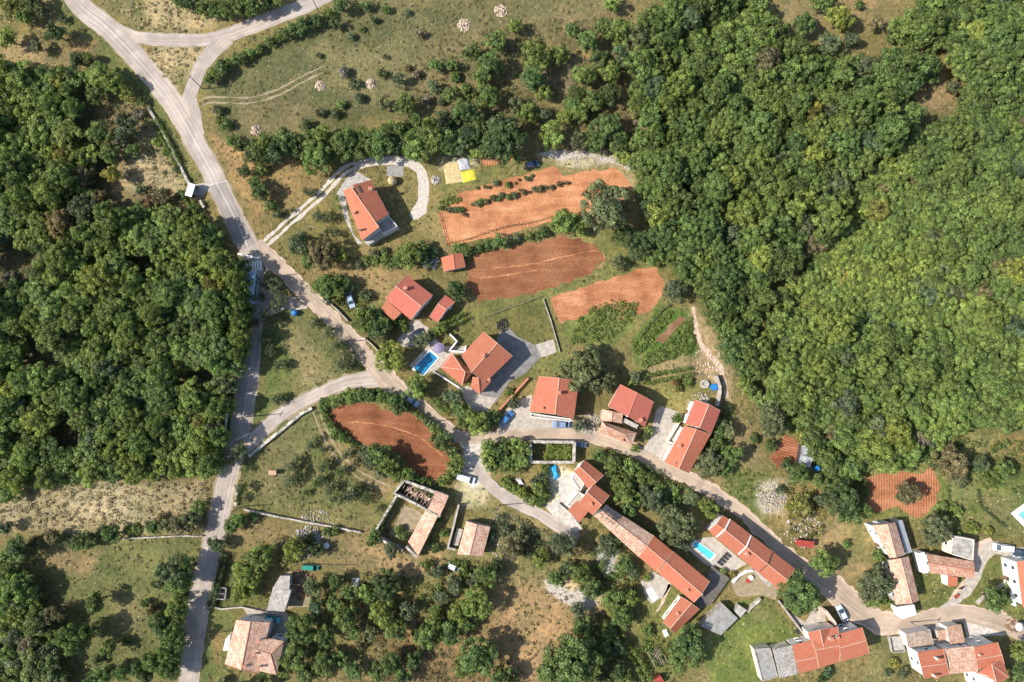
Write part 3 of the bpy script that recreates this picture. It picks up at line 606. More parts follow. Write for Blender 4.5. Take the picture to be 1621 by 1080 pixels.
def windows(root, wall, a, b, zs, n=None, w=.95, h=1.25, door=False, shut=None):
    """windows let into the wall between ground points a and b (outside on the right of a->b)"""
    a = Vector((a[0], a[1], 0)); b = Vector((b[0], b[1], 0)); L = (b-a).length
    if L < 2.2: return
    n = n or max(1, int(L/3.3)); d = (b-a)/L; o = Vector((d.y, -d.x, 0)); ang = math.atan2(d.y, d.x)
    for fl, z in enumerate(zs):
        for k in range(n):
            p = a+d*L*(k+.5)/n
            isd = door and fl == 0 and k == n//2
            hh = 2.1 if isd else h; zc = 1.05+.03 if isd else z
            mb = MB(); 
            for sx in (-1, 1): mb.box(tuple(p+d*sx*w/2+o*.03+Vector((0, 0, zc))), (.09, .16, hh+.09), ang)
            for sz in (-1, 1): mb.box(tuple(p+o*.03+Vector((0, 0, zc+sz*hh/2))), (w-.09, .16, .09), ang)
            if not isd: mb.box(tuple(p+o*.08+Vector((0, 0, zc-hh/2-.09))), (w+.2, .3, .06), ang)
            else: mb.box(tuple(p+o*.04+Vector((0, 0, zc-.3))), (w-.1, .06, hh-.7), ang)
            f = put(mb, 'door' if isd else 'window', M['brown' if isd else 'paint_white'], root)
            mb = MB(); mb.box(tuple(p+o*.025+Vector((0, 0, zc if not isd else zc+.65))), (w-.09, .03, hh-.09 if not isd else .65), ang)
            put(mb, 'pane', M['glass'], root, f)
def gable(root, q, ze, zr, ridge=None, over=.38, mat='roof', wall='white', hip=(0, 0), cap='terracotta', verge=True, win=True, door=False, base=0.0):
    """q: the eaves' corners as the photograph shows them: eave 1 from q0 to q1, eave 2 from q3 to q2"""
    A0, A1, B1, B0 = [P(p[0], p[1], ze) for p in q]
    if ridge: R0, R1 = P(*ridge[0], zr), P(*ridge[1], zr)
    else: R0, R1 = V3((A0+B0)/2, zr), V3((A1+B1)/2, zr)
    if hip[0]: R0 = R0+(R1-R0).normalized()*hip[0]
    if hip[1]: R1 = R1+(R0-R1).normalized()*hip[1]
    mb = MB(); slope_faces(mb, A0, A1, R1, R0); slope_faces(mb, B1, B0, R0, R1)
    if hip[0]: slope_faces(mb, B0, A0, R0, R0)
    if hip[1]: slope_faces(mb, A1, B1, R1, R1)
    roof = put(mb, 'roof', M[mat], root, fix=True)
    mb = MB(); mb.tube(R0+Vector((0, 0, .02)), R1+Vector((0, 0, .02)), .13, n=6)
    for k, (R_, c) in enumerate(((R0, (A0, B0)), (R1, (A1, B1)))):
        if hip[k]:
            for e in c: mb.tube(R_+Vector((0, 0, .02)), e+Vector((0, 0, .04)), .11, n=6)
    put(mb, 'ridge_cap', M[cap], root, roof)
    # walls under it
    def ins(p, a, b, k=over):  # move p by k towards a and by k towards b
        return p+(a-p).normalized()*k+(b-p).normalized()*k
    a0, a1 = ins(A0, A1, B0), ins(A1, A0, B1); b1, b0 = ins(B1, B0, A1), ins(B0, B1, A0)
    wd = (B0-A0).length/2; t = over/max(wd, .5); zt = ze+(zr-ze)*t-.1
    lo = [V3(p, base) for p in (a0, a1, b1, b0)]; hi = [V3(p, zt) for p in (a0, a1, b1, b0)]
    mb = MB(); mb.prism(lo, hi, 0, True, False)
    dirR = (R1-R0).normalized()
    for k, (p, s, R_) in enumerate(((hi[0], hi[3], R0), (hi[1], hi[2], R1))):
        if not hip[k]:
            top = R_+dirR*(over if k == 0 else -over); top = V3(top, zr-.12)
            mid = V3(top, zt); inner = dirR*(.25 if k == 0 else -.25)
            mb.face([p, s, top], 0, [(0, zt), (4, zt), (2, zr)])
            mb.face([p+inner, s+inner, top+inner], 0)
    w = put(mb, 'wall', M[wall], root, fix=False)
    if verge:
        for k, (E, F, R_) in enumerate(((A0, B0, R0), (A1, B1, R1))):
            if not hip[k]:
                for e in (E, F):
                    mb = MB(); mb.tube(e+Vector((0, 0, .03)), R_+Vector((0, 0, .05)), .06, n=6); put(mb, 'verge', M[cap], root, roof)
    if win:
        zs = [1.5] if ze < 4.2 else [1.5, 4.1]
        cc = (a0+a1+b0+b1)/4
        for u, v in ((a0, a1), (a1, b1), (b1, b0), (b0, a0)):
            o = Vector(((v-u).y, -(v-u).x, 0)); s, e = (u, v) if o.dot((u+v)/2-cc) > 0 else (v, u)
            windows(root, w, s, e, zs if ze < 4.2 or ze > 5 else [1.5, 3.6], door=door); door = False
    return roof
def mono(root, q, z0, z1, over=.3, mat='roof', wall='white', win=False, base=0.0, cap=None, amp=.035):
    """a single slope: low edge q0-q1 at z0, high edge q3-q2 at z1"""
    A0, A1 = P(*q[0], z0), P(*q[1], z0); B1, B0 = P(*q[2], z1), P(*q[3], z1)
    mb = MB(); slope_faces(mb, A0, A1, B1, B0, amp=amp); roof = put(mb, 'roof', M[mat], root, fix=True)
    def ins(p, a, b): return p+(a-p).normalized()*over+(b-p).normalized()*over
    c = [ins(A0, A1, B0), ins(A1, A0, B1), ins(B1, B0, A1), ins(B0, B1, A0)]
    mb = MB(); mb.prism([V3(p, base) for p in c], [p-Vector((0, 0, .16)) for p in c], 0); w = put(mb, 'wall', M[wall], root)
    if cap:
        mb = MB(); mb.tube(B0+Vector((0, 0, .03)), B1+Vector((0, 0, .03)), .12, n=6); put(mb, 'ridge_cap', M[cap], root, roof)
    if win:
        cc = (c[0]+c[1]+c[2]+c[3])/4
        for u, v in ((c[0], c[1]), (c[1], c[2]), (c[2], c[3]), (c[3], c[0])):
            o = Vector(((v-u).y, -(v-u).x, 0)); s, e = (u, v) if o.dot((u+v)/2-cc) > 0 else (v, u)
            windows(root, w, s, e, [1.4])
    return roof
def flat(root, q, z, parapet=.3, mat='concrete', wall='white', base=0.0, pmat=None, over=0.0, win=False):
    c = [P(*p, z) for p in q]; n = len(c)
    area = sum(c[i].x*c[(i+1) % n].y-c[(i+1) % n].x*c[i].y for i in range(n))
    if area < 0: c.reverse()
    mb = MB(); mb.prism([V3(p, base) for p in c], [V3(p, z-.1) for p in c], 0); w = put(mb, 'wall', M[wall], root)
    cen = sum(c, Vector())/n
    k = [p+(p-cen).normalized()*over for p in c]
    mb = MB(); mb.prism([V3(p, z-.097) for p in k], [V3(p, z+.05) for p in k], 0, True, True); roof = put(mb, 'roof', M[mat], root)
    if parapet:
        mb = MB()
        for i in range(n):
            a, b = c[i], c[(i+1) % n]; d = (b-a); L = d.length; d.normalize(); o = Vector((-d.y, d.x, 0))
            m = (a+b)/2+o*.11; mb.box((m.x, m.y, z+.053+parapet/2), (L-.22, .2, parapet), math.atan2(d.y, d.x))
        put(mb, 'parapet', M[pmat or wall], root)
    if win:
        for i in range(n): windows(root, w, c[i], c[(i+1) % n], [1.5])
    return roof
def wallrun(name, pts, h, th, mat, label, cat='wall', group=None, jag=0.0, step=.9, root=None, base=0.0):
    w = [P(*p) for p in pts]; e = []
    for a, b in zip(w, w[1:]):
        k = max(1, int((b-a).length/step)); e += [a.lerp(b, j/k) for j in range(k)]
    e.append(w[-1]); rows = []
    for i, p in enumerate(e):
        d = (e[min(i+1, len(e)-1)]-e[max(0, i-1)]).to_2d().normalized(); o = Vector((-d.y, d.x, 0))
        j = jag*nz(p.x, p.y, .8, 4); z = base+max(.15, h+jag*1.3*nz(p.x, p.y, .5, 9)+jag*.6*nz(p.x, p.y, 2.3, 2))
        a = p+o*(th/2+j*.3); b = p-o*(th/2-jag*.3*nz(p.x, p.y, .9, 6))
        rows.append([V3(a, base), V3(a-o*jag*.1, z), V3(b+o*jag*.1, z-jag*.2*abs(nz(p.x, p.y, 1.7))), V3(b, base)])
    mb = MB(); L = 0
    for r0, r1 in zip(rows, rows[1:]):
        for k in range(3): mb.face([r0[k], r1[k], r1[k+1], r0[k+1]])
    mb.face(rows[0]); mb.face(rows[-1][::-1])
    if root is not None: return put(mb, name, M[mat], root)
    return tag(mb.build(name, M[mat]), label, cat, group)

# house by the gravel loop
h = house('house', (585,335), 'red roofed house with stepped gable inside the gravel loop drive')
r = mono(h, [(543.5,302),(573,381),(600,360),(556,296)], 5.6, 7.6, wall='greywall', cap='mortar')
r2 = mono(h, [(615.5,339.5),(586,285),(558,293),(594.5,352)], 5.6, 7.55, wall='greywall', win=True)
chimney(h, r2, (587,300), 6.2, 1.0, .7, 'cream'); chimney(h, r, (561,337), 6.5, .9, .6, 'cream', .5); chimney(h, r, (569,364), 6.4, 1.6, .45, 'cream', .5)
mb = MB(); p = P(566.5, 302, 7.0); mb.box((p.x, p.y, 7.02), (2.0, 1.7, .5), -1.05); put(mb, 'roof_terrace_shade', M['dark'], h, r2)  # dark box painted as the shade inside the roof terrace opening
flat(h, [(596,353),(616,343),(630,359),(606,372)], 3.0, .7, 'concrete', 'white'); flat(h, [(576,383),(600,364),(606,372),(584,388)], 2.6, .0, 'concrete', 'greywall')
# shed and houses north of the villa
h = house('shed', (717,415), 'small red roofed shed at the corner of the oval field', 'shed')
gable(h, [(698,408.5),(702.5,430),(737,422),(732.5,401)], 2.6, 3.5, ((717,402.5),(720,426)), over=.2, wall='white', mat='roof', win=False)
h = house('house', (640,472), 'red roofed house with a lower front wing south of the shed')
r = gable(h, [(644,436),(685,467.5),(650,506.5),(609.5,472.5)], 4.9, 6.7, ((626.7,453),(667.5,485)), wall='white', mat='roof_pink', cap='mortar', door=True)
mono(h, [(602.5,489.5),(623,508),(635,495.5),(612,475.5)], 3.6, 4.7, mat='roof'); chimney(h, r, (642.5,457), 5.9, 1.1, .8, 'cream', .6)
h = house('annex', (700,488), 'low red roofed annex beside the house with the front wing', 'outbuilding')
gable(h, [(705.5,467.5),(720.5,478),(692.5,510.5),(679.5,502)], 2.9, 3.9, ((693.5,480.5),(706.5,490)), over=.25, wall='greywall', mat='roof_pink', cap='mortar')
# villa
h = house('villa', (765,570), 'large red roofed villa with hipped wings beside the dark blue pool', 'villa')
r = gable(h, [(765,525),(730.5,562.5),(768,606),(811.5,564)], 5.0, 7.0, ((787.5,543.5),(746.5,589)), hip=(0, 0), mat='roof', cap='mortar', door=True)
gable(h, [(714.8,558.5),(748,590),(731.5,610.5),(696.5,581)], 3.7, 5.2, ((727.5,580),(740,592)), hip=(1.2, .8), mat='roof', cap='mortar')
gable(h, [(748,597),(745.5,613.5),(759.5,624.5),(777.5,604)], 4.2, 5.6, ((757,598),(759,612)), hip=(0, 1.2), mat='roof', win=False)
chimney(h, r, (765,563), 6.6, 1.1, .8, 'cream', .7); chimney(h, r, (774,601), 5.3, .9, .6, 'cream', .7)
wallrun('terrace_wall', [(686,588),(732,617)], .7, .35, 'white', 'white terrace edge wall below the villa pool')
wallrun('pergola_wall', [(713,530),(724,541),(712,556),(736,558),(738,548)], 1.8, .4, 'white', 'white zigzag wall of the outdoor kitchen by the villa pool')
# house with the balcony
h = house('house', (877,630), 'orange red roofed house with white balcony facing the lane')
r = gable(h, [(853,596),(838,651),(908.5,663),(916.5,603)], 5.6, 7.1, ((885.5,598.5),(879,656)), mat='roof', cap='mortar', wall='cream', door=True)
chimney(h, r, (884,622), 7.0, 1.2, .8, 'white', .1); chimney(h, r, (858,646), 6.2, .7, .55, 'cream', .1)
flat(h, [(840,654),(904,663),(903.5,668),(839.5,660)], 3.0, .6, 'concrete', 'white', base=2.6)
wallrun('red_capped_wall', [(789,650.5),(836,599)], 1.3, .5, 'terracotta', 'long red capped wall between the villa drive and balcony house')
# stone annex group
h = house('house', (1000,642), 'pink red roofed house behind the small beige stone annex')
r = gable(h, [(981.5,608.5),(963,644),(1021,676),(1035,636.5)], 4.8, 6.0, ((1009,622),(994,659)), mat='roof_pink', wall='pinkwall', door=True)
mono(h, [(1019,674),(1032,654),(1027,650),(1013,669)], 3.8, 4.1, mat='roof_pink', wall='pinkwall'); chimney(h, r, (1013,665), 5.0, .8, .9, 'pinkwall', .4)
flat(h, [(989,662),(1011,673),(1008,679),(986,668)], 3.2, .0, 'concrete', 'greywall')
h = house('stone_annex', (969,658), 'small beige tiled stone annex between two red roofs', 'outbuilding')
gable(h, [(953,648),(951.5,666),(984.5,670.5),(986,655.5)], 3.9, 4.6, ((969.5,651.5),(968,667)), over=.2, mat='roof_old', wall='stone', cap='mortar', win=False)
h = house('house', (977,685), 'hip roofed white house with its long wall along the lane')
r = gable(h, [(953,667),(1008,685.5),(1000.5,705),(948,684.5)], 3.7, 4.9, ((955,673),(1003,694)), hip=(.8, 2.4), mat='roof_mixed', wall='white', cap='mortar')
chimney(h, r, (984,697), 4.0, .7, .6, 'white', .3)
# pair with white walls
h = house('house', (1112,660), 'upper pink red roofed house of the white walled pair')
gable(h, [(1100.5,633),(1084.5,671.5),(1126,687),(1140.5,650)], 5.8, 7.2, ((1122.5,640.5),(1107.5,677)), mat='roof_pink', cap='mortar', door=True)
h = house('house', (1088,710), 'lower long red roofed house of the white walled pair')
r = gable(h, [(1083,675),(1051.5,731.5),(1090.5,749),(1125,688)], 5.0, 6.5, ((1102.5,679.5),(1074.5,742)), mat='roof', cap='mortar', door=True)
chimney(h, r, (1075,706), 5.8, .8, .6, 'white', .5); chimney(h, r, (1067,734), 5.6, .7, .6, 'white', .5)
flat(h, [(1079,674),(1051,731),(1044,728),(1068,674)], .5, .0, 'pale_paving', 'white')
wallrun('boundary_wall', [(1131,595),(1137,612),(1137,622),(1133,643)], 2.0, .55, 'pale_paving', 'tall white curved wall above the pink red roofed house')
# house with white patio
h = house('house', (925,765), 'red roofed house of staggered wings beside the white patio')
gable(h, [(925.5,728),(956,752.5),(931,774),(909,746)], 4.6, 5.9, ((917.5,738.5),(944,763.5)), mat='roof', cap='mortar')
r = gable(h, [(940.5,766),(965,784.5),(938,815.5),(915.5,797)], 4.4, 6.0, ((929.5,779.5),(952.5,799.5)), mat='roof', cap='mortar', door=True)
mono(h, [(899,807),(917,827.5),(931.5,810),(913.5,793)], 2.9, 4.0, mat='roof'); chimney(h, r, (934.5,797.5), 5.3, .8, .7, 'cream', .6)
flat(h, [(896,800),(915,778),(928,785),(909,803)], 2.3, .25, 'pale_paving', 'white'); flat(h, [(904,757),(910,748),(925,766),(918,778)], 2.5, .25, 'pale_paving', 'white')
wallrun('patio_kerb', [(886,796),(905,812),(918,830)], .5, .3, 'dark', 'dark railing kerb along the front of the white patio')
# long row with the ruined end
h = house('row_house', (1035,880), 'long stone row house restored except its broken northern end', 'row house')
gable(h, [(965,803),(1034.5,848),(1010.5,881.5),(940,816.5)], 4.6, 6.0, ((953,809.5),(1024,864.5)), mat='roof_old', wall='pale_stone', cap='mortar', win=False)
gable(h, [(1034.8,848),(1064.8,873),(1039,905.5),(1011.5,882)], 4.9, 6.4, ((1024.5,865),(1053,889)), mat='roof', wall='pale_stone', cap='mortar')
r = gable(h, [(1066,873),(1123.5,920.5),(1098,954),(1041,906)], 5.1, 6.7, ((1054.5,890),(1111,940)), mat='roof', wall='pale_stone', cap='mortar', door=True)
chimney(h, r, (1087,934), 5.8, .7, .6, 'cream', .6)
mb = MB()
for u in range(4):
    for v in range(3):
        p = P(953+u*5.5+v*4, 812+u*4.2-v*4.5, 5.45); mb.box((p.x, p.y, 5.5+random.uniform(-.1, .25)), (1.3, .9, .25), random.uniform(-.8, -.4))
put(mb, 'roof_hole_shade', M['dark'], h)  # dark boxes stand for the shade inside the collapsed roof
for u in range(5):
    a = P(951+u*5.5, 820+u*4.2, 5.15); b = P(958+u*5.5, 812+u*4.4, 6.15); mb = MB(); mb.tube(a, b, .13, n=5); put(mb, 'rafter', M['wood'], h)
h = house('garden_house', (1078,975), 'detached low red roofed house at the foot of the row', 'house')
r = gable(h, [(1079,945),(1049,984.5),(1069,1002.5),(1107.5,965)], 3.6, 4.8, ((1095,955),(1061,995)), mat='roof', cap='mortar')
chimney(h, r, (1072,971), 4.2, .7, .6, 'cream', .8)
# pool house row
h = house('row_house', (1200,870), 'red roofed row house along the bright turquoise pool', 'row house')
gable(h, [(1144,816),(1156,823),(1133,850),(1121.5,840.5)], 4.2, 5.3, over=.2, mat='roof', win=False)
r = gable(h, [(1155.5,821),(1259,901),(1232,933),(1133,851)], 5.0, 6.6, ((1145,837),(1246.5,918)), mat='roof', cap='mortar', door=True)
chimney(h, r, (1181,877), 5.9, 1.0, .7, 'white', .6)
mb = MB(); 
for a, b in (((1188.5,848),(1168.5,877)),((1155.5,822),(1134,850))):
    A, B = P(*a, 5.05), P(*b, 5.05); mid = V3((A+B)/2, 6.68); mb.tube(A+Vector((0,0,.1)), mid, .22, n=4); mb.tube(mid, B+Vector((0,0,.1)), .22, n=4)
put(mb, 'party_wall', M['white'], h, r)
mb = MB(); A, B = P(1223,875,5.05), P(1202,905,5.05); mid = V3((A+B)/2, 6.66); mb.tube(A+Vector((0,0,.1)), mid, .13, n=4); mb.tube(mid, B+Vector((0,0,.1)), .13, n=4)
put(mb, 'roof_joint', M['dark'], h, r)
h = house('deck_terrace', (1130,930), 'angular grey raised terrace between the two long rows', 'terrace')
flat(h, [(1128,897),(1155,916),(1126,957),(1108,964),(1101,954),(1113,942)], 1.2, .0, 'deck', 'greywall')
# outbuildings
h = house('flat_outbuilding', (1138,982), 'weathered grey flat roofed outbuilding beside the meadow', 'outbuilding')
flat(h, [(1144,956),(1168,979),(1141,1006),(1108.5,991)], 2.6, .0, 'dark_concrete', 'stone'); flat(h, [(1170,958),(1182,966),(1172,978),(1163,968)], 2.0, .0, 'concrete', 'stone')
h = house('barn', (440,940), 'grey roofed narrow barn beside the junk filled yard', 'barn')
mono(h, [(422,966.5),(432,932),(461,934),(450.5,968.5)], 2.8, 3.5, mat='roof_grey', wall='greywall'); mono(h, [(431,932),(444,911.5),(459,911.5),(458,933)], 2.8, 3.4, mat='roof_grey', wall='greywall')
h = house('red_shed', (1276,860), 'dark red metal shed in the rough garden behind the pool row', 'shed')
mono(h, [(1263,865),(1288,867.5),(1289.5,857.5),(1264.5,855)], 2.1, 2.3, mat='red_metal', wall='red_metal', over=.1)
h = house('red_shed', (1045,1074), 'small red shed at the bottom edge near the timber pile', 'shed')
mono(h, [(1040,1088),(1052,1080),(1046,1070),(1036,1076)], 2.0, 2.2, mat='red_metal', wall='red_metal', over=.1)
# bottom left house
h = house('house', (405,1022), 'pale terracotta house at the bottom beside the main road')
r = gable(h, [(374,981.5),(355.5,1051.5),(409,1066),(427.5,985.5)], 5.2, 6.9, ((397,984),(382,1061)), mat='roof_old', wall='white', door=True)
gable(h, [(425,1010),(449.5,1015.5),(437.5,1068.5),(409,1062)], 5.15, 6.3, ((405,1028),(440,1040)), hip=(0, 2.0), mat='roof_old', wall='white', verge=False)
for c in ((404,1034),(411,1013),(389,1053),(410,1056)): chimney(h, r, c, 6.2, .9, .55, 'cream', .2)
flat(h, [(357,1012),(364,1004),(362,1030),(353,1030)], 2.6, .0, 'white', 'white')
# ruins on the left
h = house('ruined_barn', (668,785), 'roofless stone barn with broken tiles behind the red field', 'ruin')
wallrun('wall', [(642,759),(627,778),(662,795)], 3.4, .6, 'stone', None, root=h, jag=.25); wallrun('wall', [(662,795),(696,815)], 3.2, .6, 'stone', None, root=h, jag=.2)
wallrun('wall', [(642,759),(676,771),(709,785)], 3.2, .8, 'stone', None, root=h, jag=.4); wallrun('wall', [(709,785),(696,815)], 3.4, .8, 'stone', None, root=h, jag=.15)
gable(h, [(690,777),(710,785),(696,815.5),(677,806)], 3.4, 3.9, ((684,791.5),(704,799.5)), over=.1, mat='roof_old', wall='stone', cap='mortar', win=False)
for k in range(9):
    a = P(641+k*5.5, 768+k*2.2, 3.3); b = P(634+k*5.2+random.uniform(-2, 2), 781+k*2.5, 2.2+random.random()*1.2)
    if k in (0, 1): b.z = .6
    mb = MB(); mb.tube(a, b, .12, n=5); put(mb, 'rafter', M['wood'], h)
mb = MB()
for k in range(70):
    x = random.gauss(660, 10); y = 781+(x-660)*.35+random.gauss(0, 6); z = .2+1.6*random.random()*(1 if x > 652 else .3); p = P(x, y, z)
    mb.box(p, (random.uniform(.4, 1.3), random.uniform(.3, .8), random.uniform(.15, .5)), random.uniform(0, 3))
tag(put(mb, 'rubble', M['roof_old'], h), kind='stuff')
h = house('ruined_wing', (670,845), 'long low tiled wing of the ruin running south', 'outbuilding')
mono(h, [(646,858),(673,809),(693.5,816.5),(662,880)], 2.6, 3.5, mat='roof_old', wall='stone', over=.1); wallrun('wall', [(662,878),(645,862)], 2.6, .7, 'pale_stone', None, root=h, jag=.2)
h = house('small_barn', (750,852), 'pale pinkish tiled barn standing alone below the lane end', 'barn')
gable(h, [(738,825),(724,877.5),(764,881),(776,834.5)], 3.2, 4.3, ((755,830.5),(743.5,879)), over=.2, mat='roof_old', wall='stone', cap='mortar', win=False)
flat(h, [(723,836),(733,838),(725,864),(716,863)], .6, .0, 'pale_paving', 'stone')
wallrun('freestanding_wall', [(727,797),(719,830),(710,865),(722,868)], 2.0, .5, 'pale_paving', 'pale freestanding wall leading to the pinkish barn', jag=.1)
wallrun('courtyard_wall', [(632,780),(612,813),(594,843),(618,858),(640,868)], 2.8, .6, 'stone', 'ivy covered courtyard wall of the roofless ruin', jag=.3)
h = house('roofless_house', (874,714), 'roofless stone rectangle full of green vines beside the lane', 'ruin')
for k, s in enumerate(([(839,698),(908,699)],[(908,699),(907,730)],[(907,730),(840,730)],[(840,730),(839,698)])): wallrun('wall', s, 3.0, .75, 'stone', None, root=h, jag=.15)
# eastern cluster
h = house('old_farmhouse', (1407,855), 'upper old farmhouse with two toned beige and brown roof', 'house')
gable(h, [(1381,832),(1391,858),(1410,883),(1433,878)][:0] or [(1381,832),(1408,883),(1433,878),(1417,827)], 5.4, 6.6, ((1405,830),(1419,882.5)), mat='roof_old', wall='white', cap='mortar', door=True)
h = house('lean_to', (1432,850), 'long grey metal lean-to beside the old farmhouse', 'shed')
mono(h, [(1444,874),(1428.5,823.5),(1420,824),(1434,877)], 3.4, 3.7, mat='metal', wall='greywall', over=.05)
h = house('old_farmhouse', (1428,920), 'lower old farmhouse ending in a white block at the road', 'house')
gable(h, [(1407,887),(1418,957),(1455,950),(1438,881)], 4.8, 6.0, ((1426,884),(1443.5,955)), mat='roof_old', wall='stone', cap='mortar')
flat(h, [(1419,961),(1447,957),(1451,973),(1428,980)], 3.4, .0, 'white', 'white')
h = house('house', (1505,896), 'mixed tile house with a red lean-to at its front')
gable(h, [(1466,877),(1541,889),(1540,915.5),(1473,908)], 4.4, 5.6, ((1469.5,891),(1542.5,903)), mat='roof_mixed', wall='white', door=True)
mono(h, [(1500.5,929),(1515.5,927.5),(1516.5,914),(1501,911.5)], 2.8, 3.6, mat='roof', wall='white', over=.15)
flat(h, [(1454,876),(1463,874),(1470,907),(1462,908)], 3.2, .0, 'white', 'white')
h = house('flat_house', (1523,867), 'flat roofed grey concrete house with bare slab', 'house')
flat(h, [(1508,848),(1542,854),(1540,888),(1504,877)], 3.6, .12, 'concrete', 'cream', win=True)
h = house('house', (1625,920), 'two storey white house cut by the right edge')
gable(h, [(1610,889),(1619,961),(1662,955),(1653,884)], 6.4, 7.8, ((1632,887),(1641,958)), mat='roof', wall='white', door=True)
# bottom row
h = house('row_house', (1320,1020), 'red roofed row at the bottom with cross gable and grey sheds', 'row house')
gable(h, [(1254,1021.5),(1286,1013.5),(1296,1058),(1264.5,1066.5)], 4.8, 5.9, ((1259,1047),(1293,1041)), mat='roof', wall='white', cap='mortar')
r = gable(h, [(1283,1003),(1326,992),(1329,1048),(1297,1057)], 5.2, 6.5, ((1291,1029),(1330,1022)), mat='roof', wall='white', cap='mortar')
gable(h, [(1279,1001.5),(1285,1022),(1312,1021),(1312,994)], 5.5, 6.3, ((1298,997),(1304,1025)), mat='roof', wall='white', cap='mortar', win=False)
r3 = gable(h, [(1326,1004),(1364.5,993.5),(1376.5,1034.5),(1332,1047.5)], 6.0, 7.2, ((1329,1026),(1371,1014)), mat='roof', wall='white', cap='mortar')
chimney(h, r, (1314,1010), 6.0, .9, .8, 'cream', .3); chimney(h, r3, (1324,1008), 6.0, .8, .7, 'white', .3)
mono(h, [(1234,1074),(1263,1067),(1253,1021.5),(1223.5,1028.5)], 3.6, 4.0, mat='roof_grey', wall='cream')
flat(h, [(1193,1027),(1219,1025),(1231,1071),(1206,1078)], 3.0, .25, 'dark_concrete', 'cream', pmat='concrete')
wallrun('side_wall', [(1299,961),(1312,978),(1325,1004)], 3.2, .5, 'pinkwall', None, root=h)
# bottom right block
h = house('house', (1478,1052), 'white gabled red roofed house at the bottom right')
r = gable(h, [(1452,1032.5),(1493,1027),(1503,1069),(1463,1074.5)], 5.9, 7.1, ((1458,1056),(1499,1050)), mat='roof', wall='white', cap='mortar', door=True)
chimney(h, r, (1484,1043), 7.4, .8, .6, 'cream'); chimney(h, r, (1480,1070), 7.1, .8, .6, 'cream')
h = house('house', (1520,1045), 'beige tiled middle house between two red roofs')
gable(h, [(1495,1027.5),(1541,1023),(1547.5,1063),(1504,1067)], 6.2, 7.3, mat='roof_old', wall='white', cap='mortar')
h = house('house', (1570,1045), 'red roofed end house with a hipped corner at the bottom right')
r = gable(h, [(1541.5,1024.5),(1579,1017),(1590,1052),(1548,1059.5)], 6.6, 7.7, ((1545,1044),(1586,1037)), mat='roof', wall='white', cap='mortar')
gable(h, [(1586,1040),(1546,1066),(1556,1100),(1597,1072)], 6.7, 8.0, ((1567,1043),(1577,1078)), hip=(1.5, 0), mat='roof', wall='white', cap='mortar')
chimney(h, r, (1549,1036), 7.1, .8, .5, 'cream')
h = house('garage', (1457,1010), 'brown roofed garage with white walls on the road', 'garage')
flat(h, [(1434,1003.5),(1472.5,996.5),(1478.5,1020),(1438,1025)], 3.4, .0, 'roof_brown', 'white')
h = house('tiled_store', (1513,1003), 'small beige tiled store on the yard beside the road', 'outbuilding')
mono(h, [(1528.5,1019),(1521,988),(1498.5,992),(1504,1020)], 3.4, 3.9, mat='roof_old', wall='white'); mono(h, [(1486,1014),(1503,1012),(1498,996),(1484,999)], 2.6, 3.0, mat='roof_old', wall='greywall')
wallrun('terrace_wall', [(1073,668),(1062,686),(1055,698),(1063,702)], 1.6, .45, 'cream', 'cream terrace wall on the yard side of the white walled pair')
# free walls and fences
wallrun('dry_stone_wall', [(396,722),(420,702),(453,676),(478,655),(495,646)], .95, .8, 'pale_stone', 'dry stone wall along the link road above the orchard', jag=.35)
wallrun('dry_stone_wall', [(388,806),(430,815),(470,823),(520,832),(572,842)], 1.0, .5, 'stone', 'long dry stone wall closing the orchard at its south', jag=.3)
wallrun('dry_stone_wall', [(190,853),(240,850),(280,848),(322,848)], .8, .4, 'stone', 'pale dry stone wall at the top of the left meadow', jag=.3)
wallrun('dry_stone_wall', [(236,172),(250,195),(262,215),(275,240),(285,262),(300,290),(325,330)], .9, .8, 'stone', 'overgrown dry stone wall left of the road beside the dry clearing', jag=.4)
wallrun('boundary_wall', [(1230,949),(1252,978),(1273,1006)], 1.1, .35, 'pale_paving', 'white wall along the right side of the meadow')
wallrun('dry_stone_wall', [(1202,946),(1190,957),(1181,967)], 1.3, .6, 'pale_stone', 'short pale wall at the top corner of the meadow', jag=.15)
wallrun('dry_stone_wall', [(378,770),(374,800)], .9, .7, 'stone', 'short mossy wall beside the main road at the orchard corner', jag=.3)
wallrun('roadside_wall', [(519,477),(536,492),(552,509)], 1.0, .3, 'pale_paving', 'upper white wall along the lane beside the parked grey car')
wallrun('roadside_wall', [(577,535),(590,546),(601,558)], 1.0, .3, 'pale_paving', 'lower white wall along the lane near the bright round tree')
wallrun('guard_rail', [(363,640),(359,665),(355,700)], .8, .25, 'white', 'white guard rail on the wood side of the main road', 'guard rail')
wallrun('terrace_wall', [(860,474),(872,508),(886,557)], .7, .18, 'concrete', 'thin pale wall closing the villa lawn at the right')
wallrun('curved_wall', [(1158,921),(1168,910),(1180,903),(1190,902)], 1.1, .5, 'white', 'curved white wall below the sun loungers')
wallrun('yard_wall', [(327,957),(352,963),(384,960),(420,968),(456,970)], .8, .35, 'pale_paving', 'pale yard wall above the pale terracotta house')
wallrun('gate_wall', [(1590,886),(1595,927),(1601,957)], 1.6, .4, 'white', 'white wall in front of the edge house')
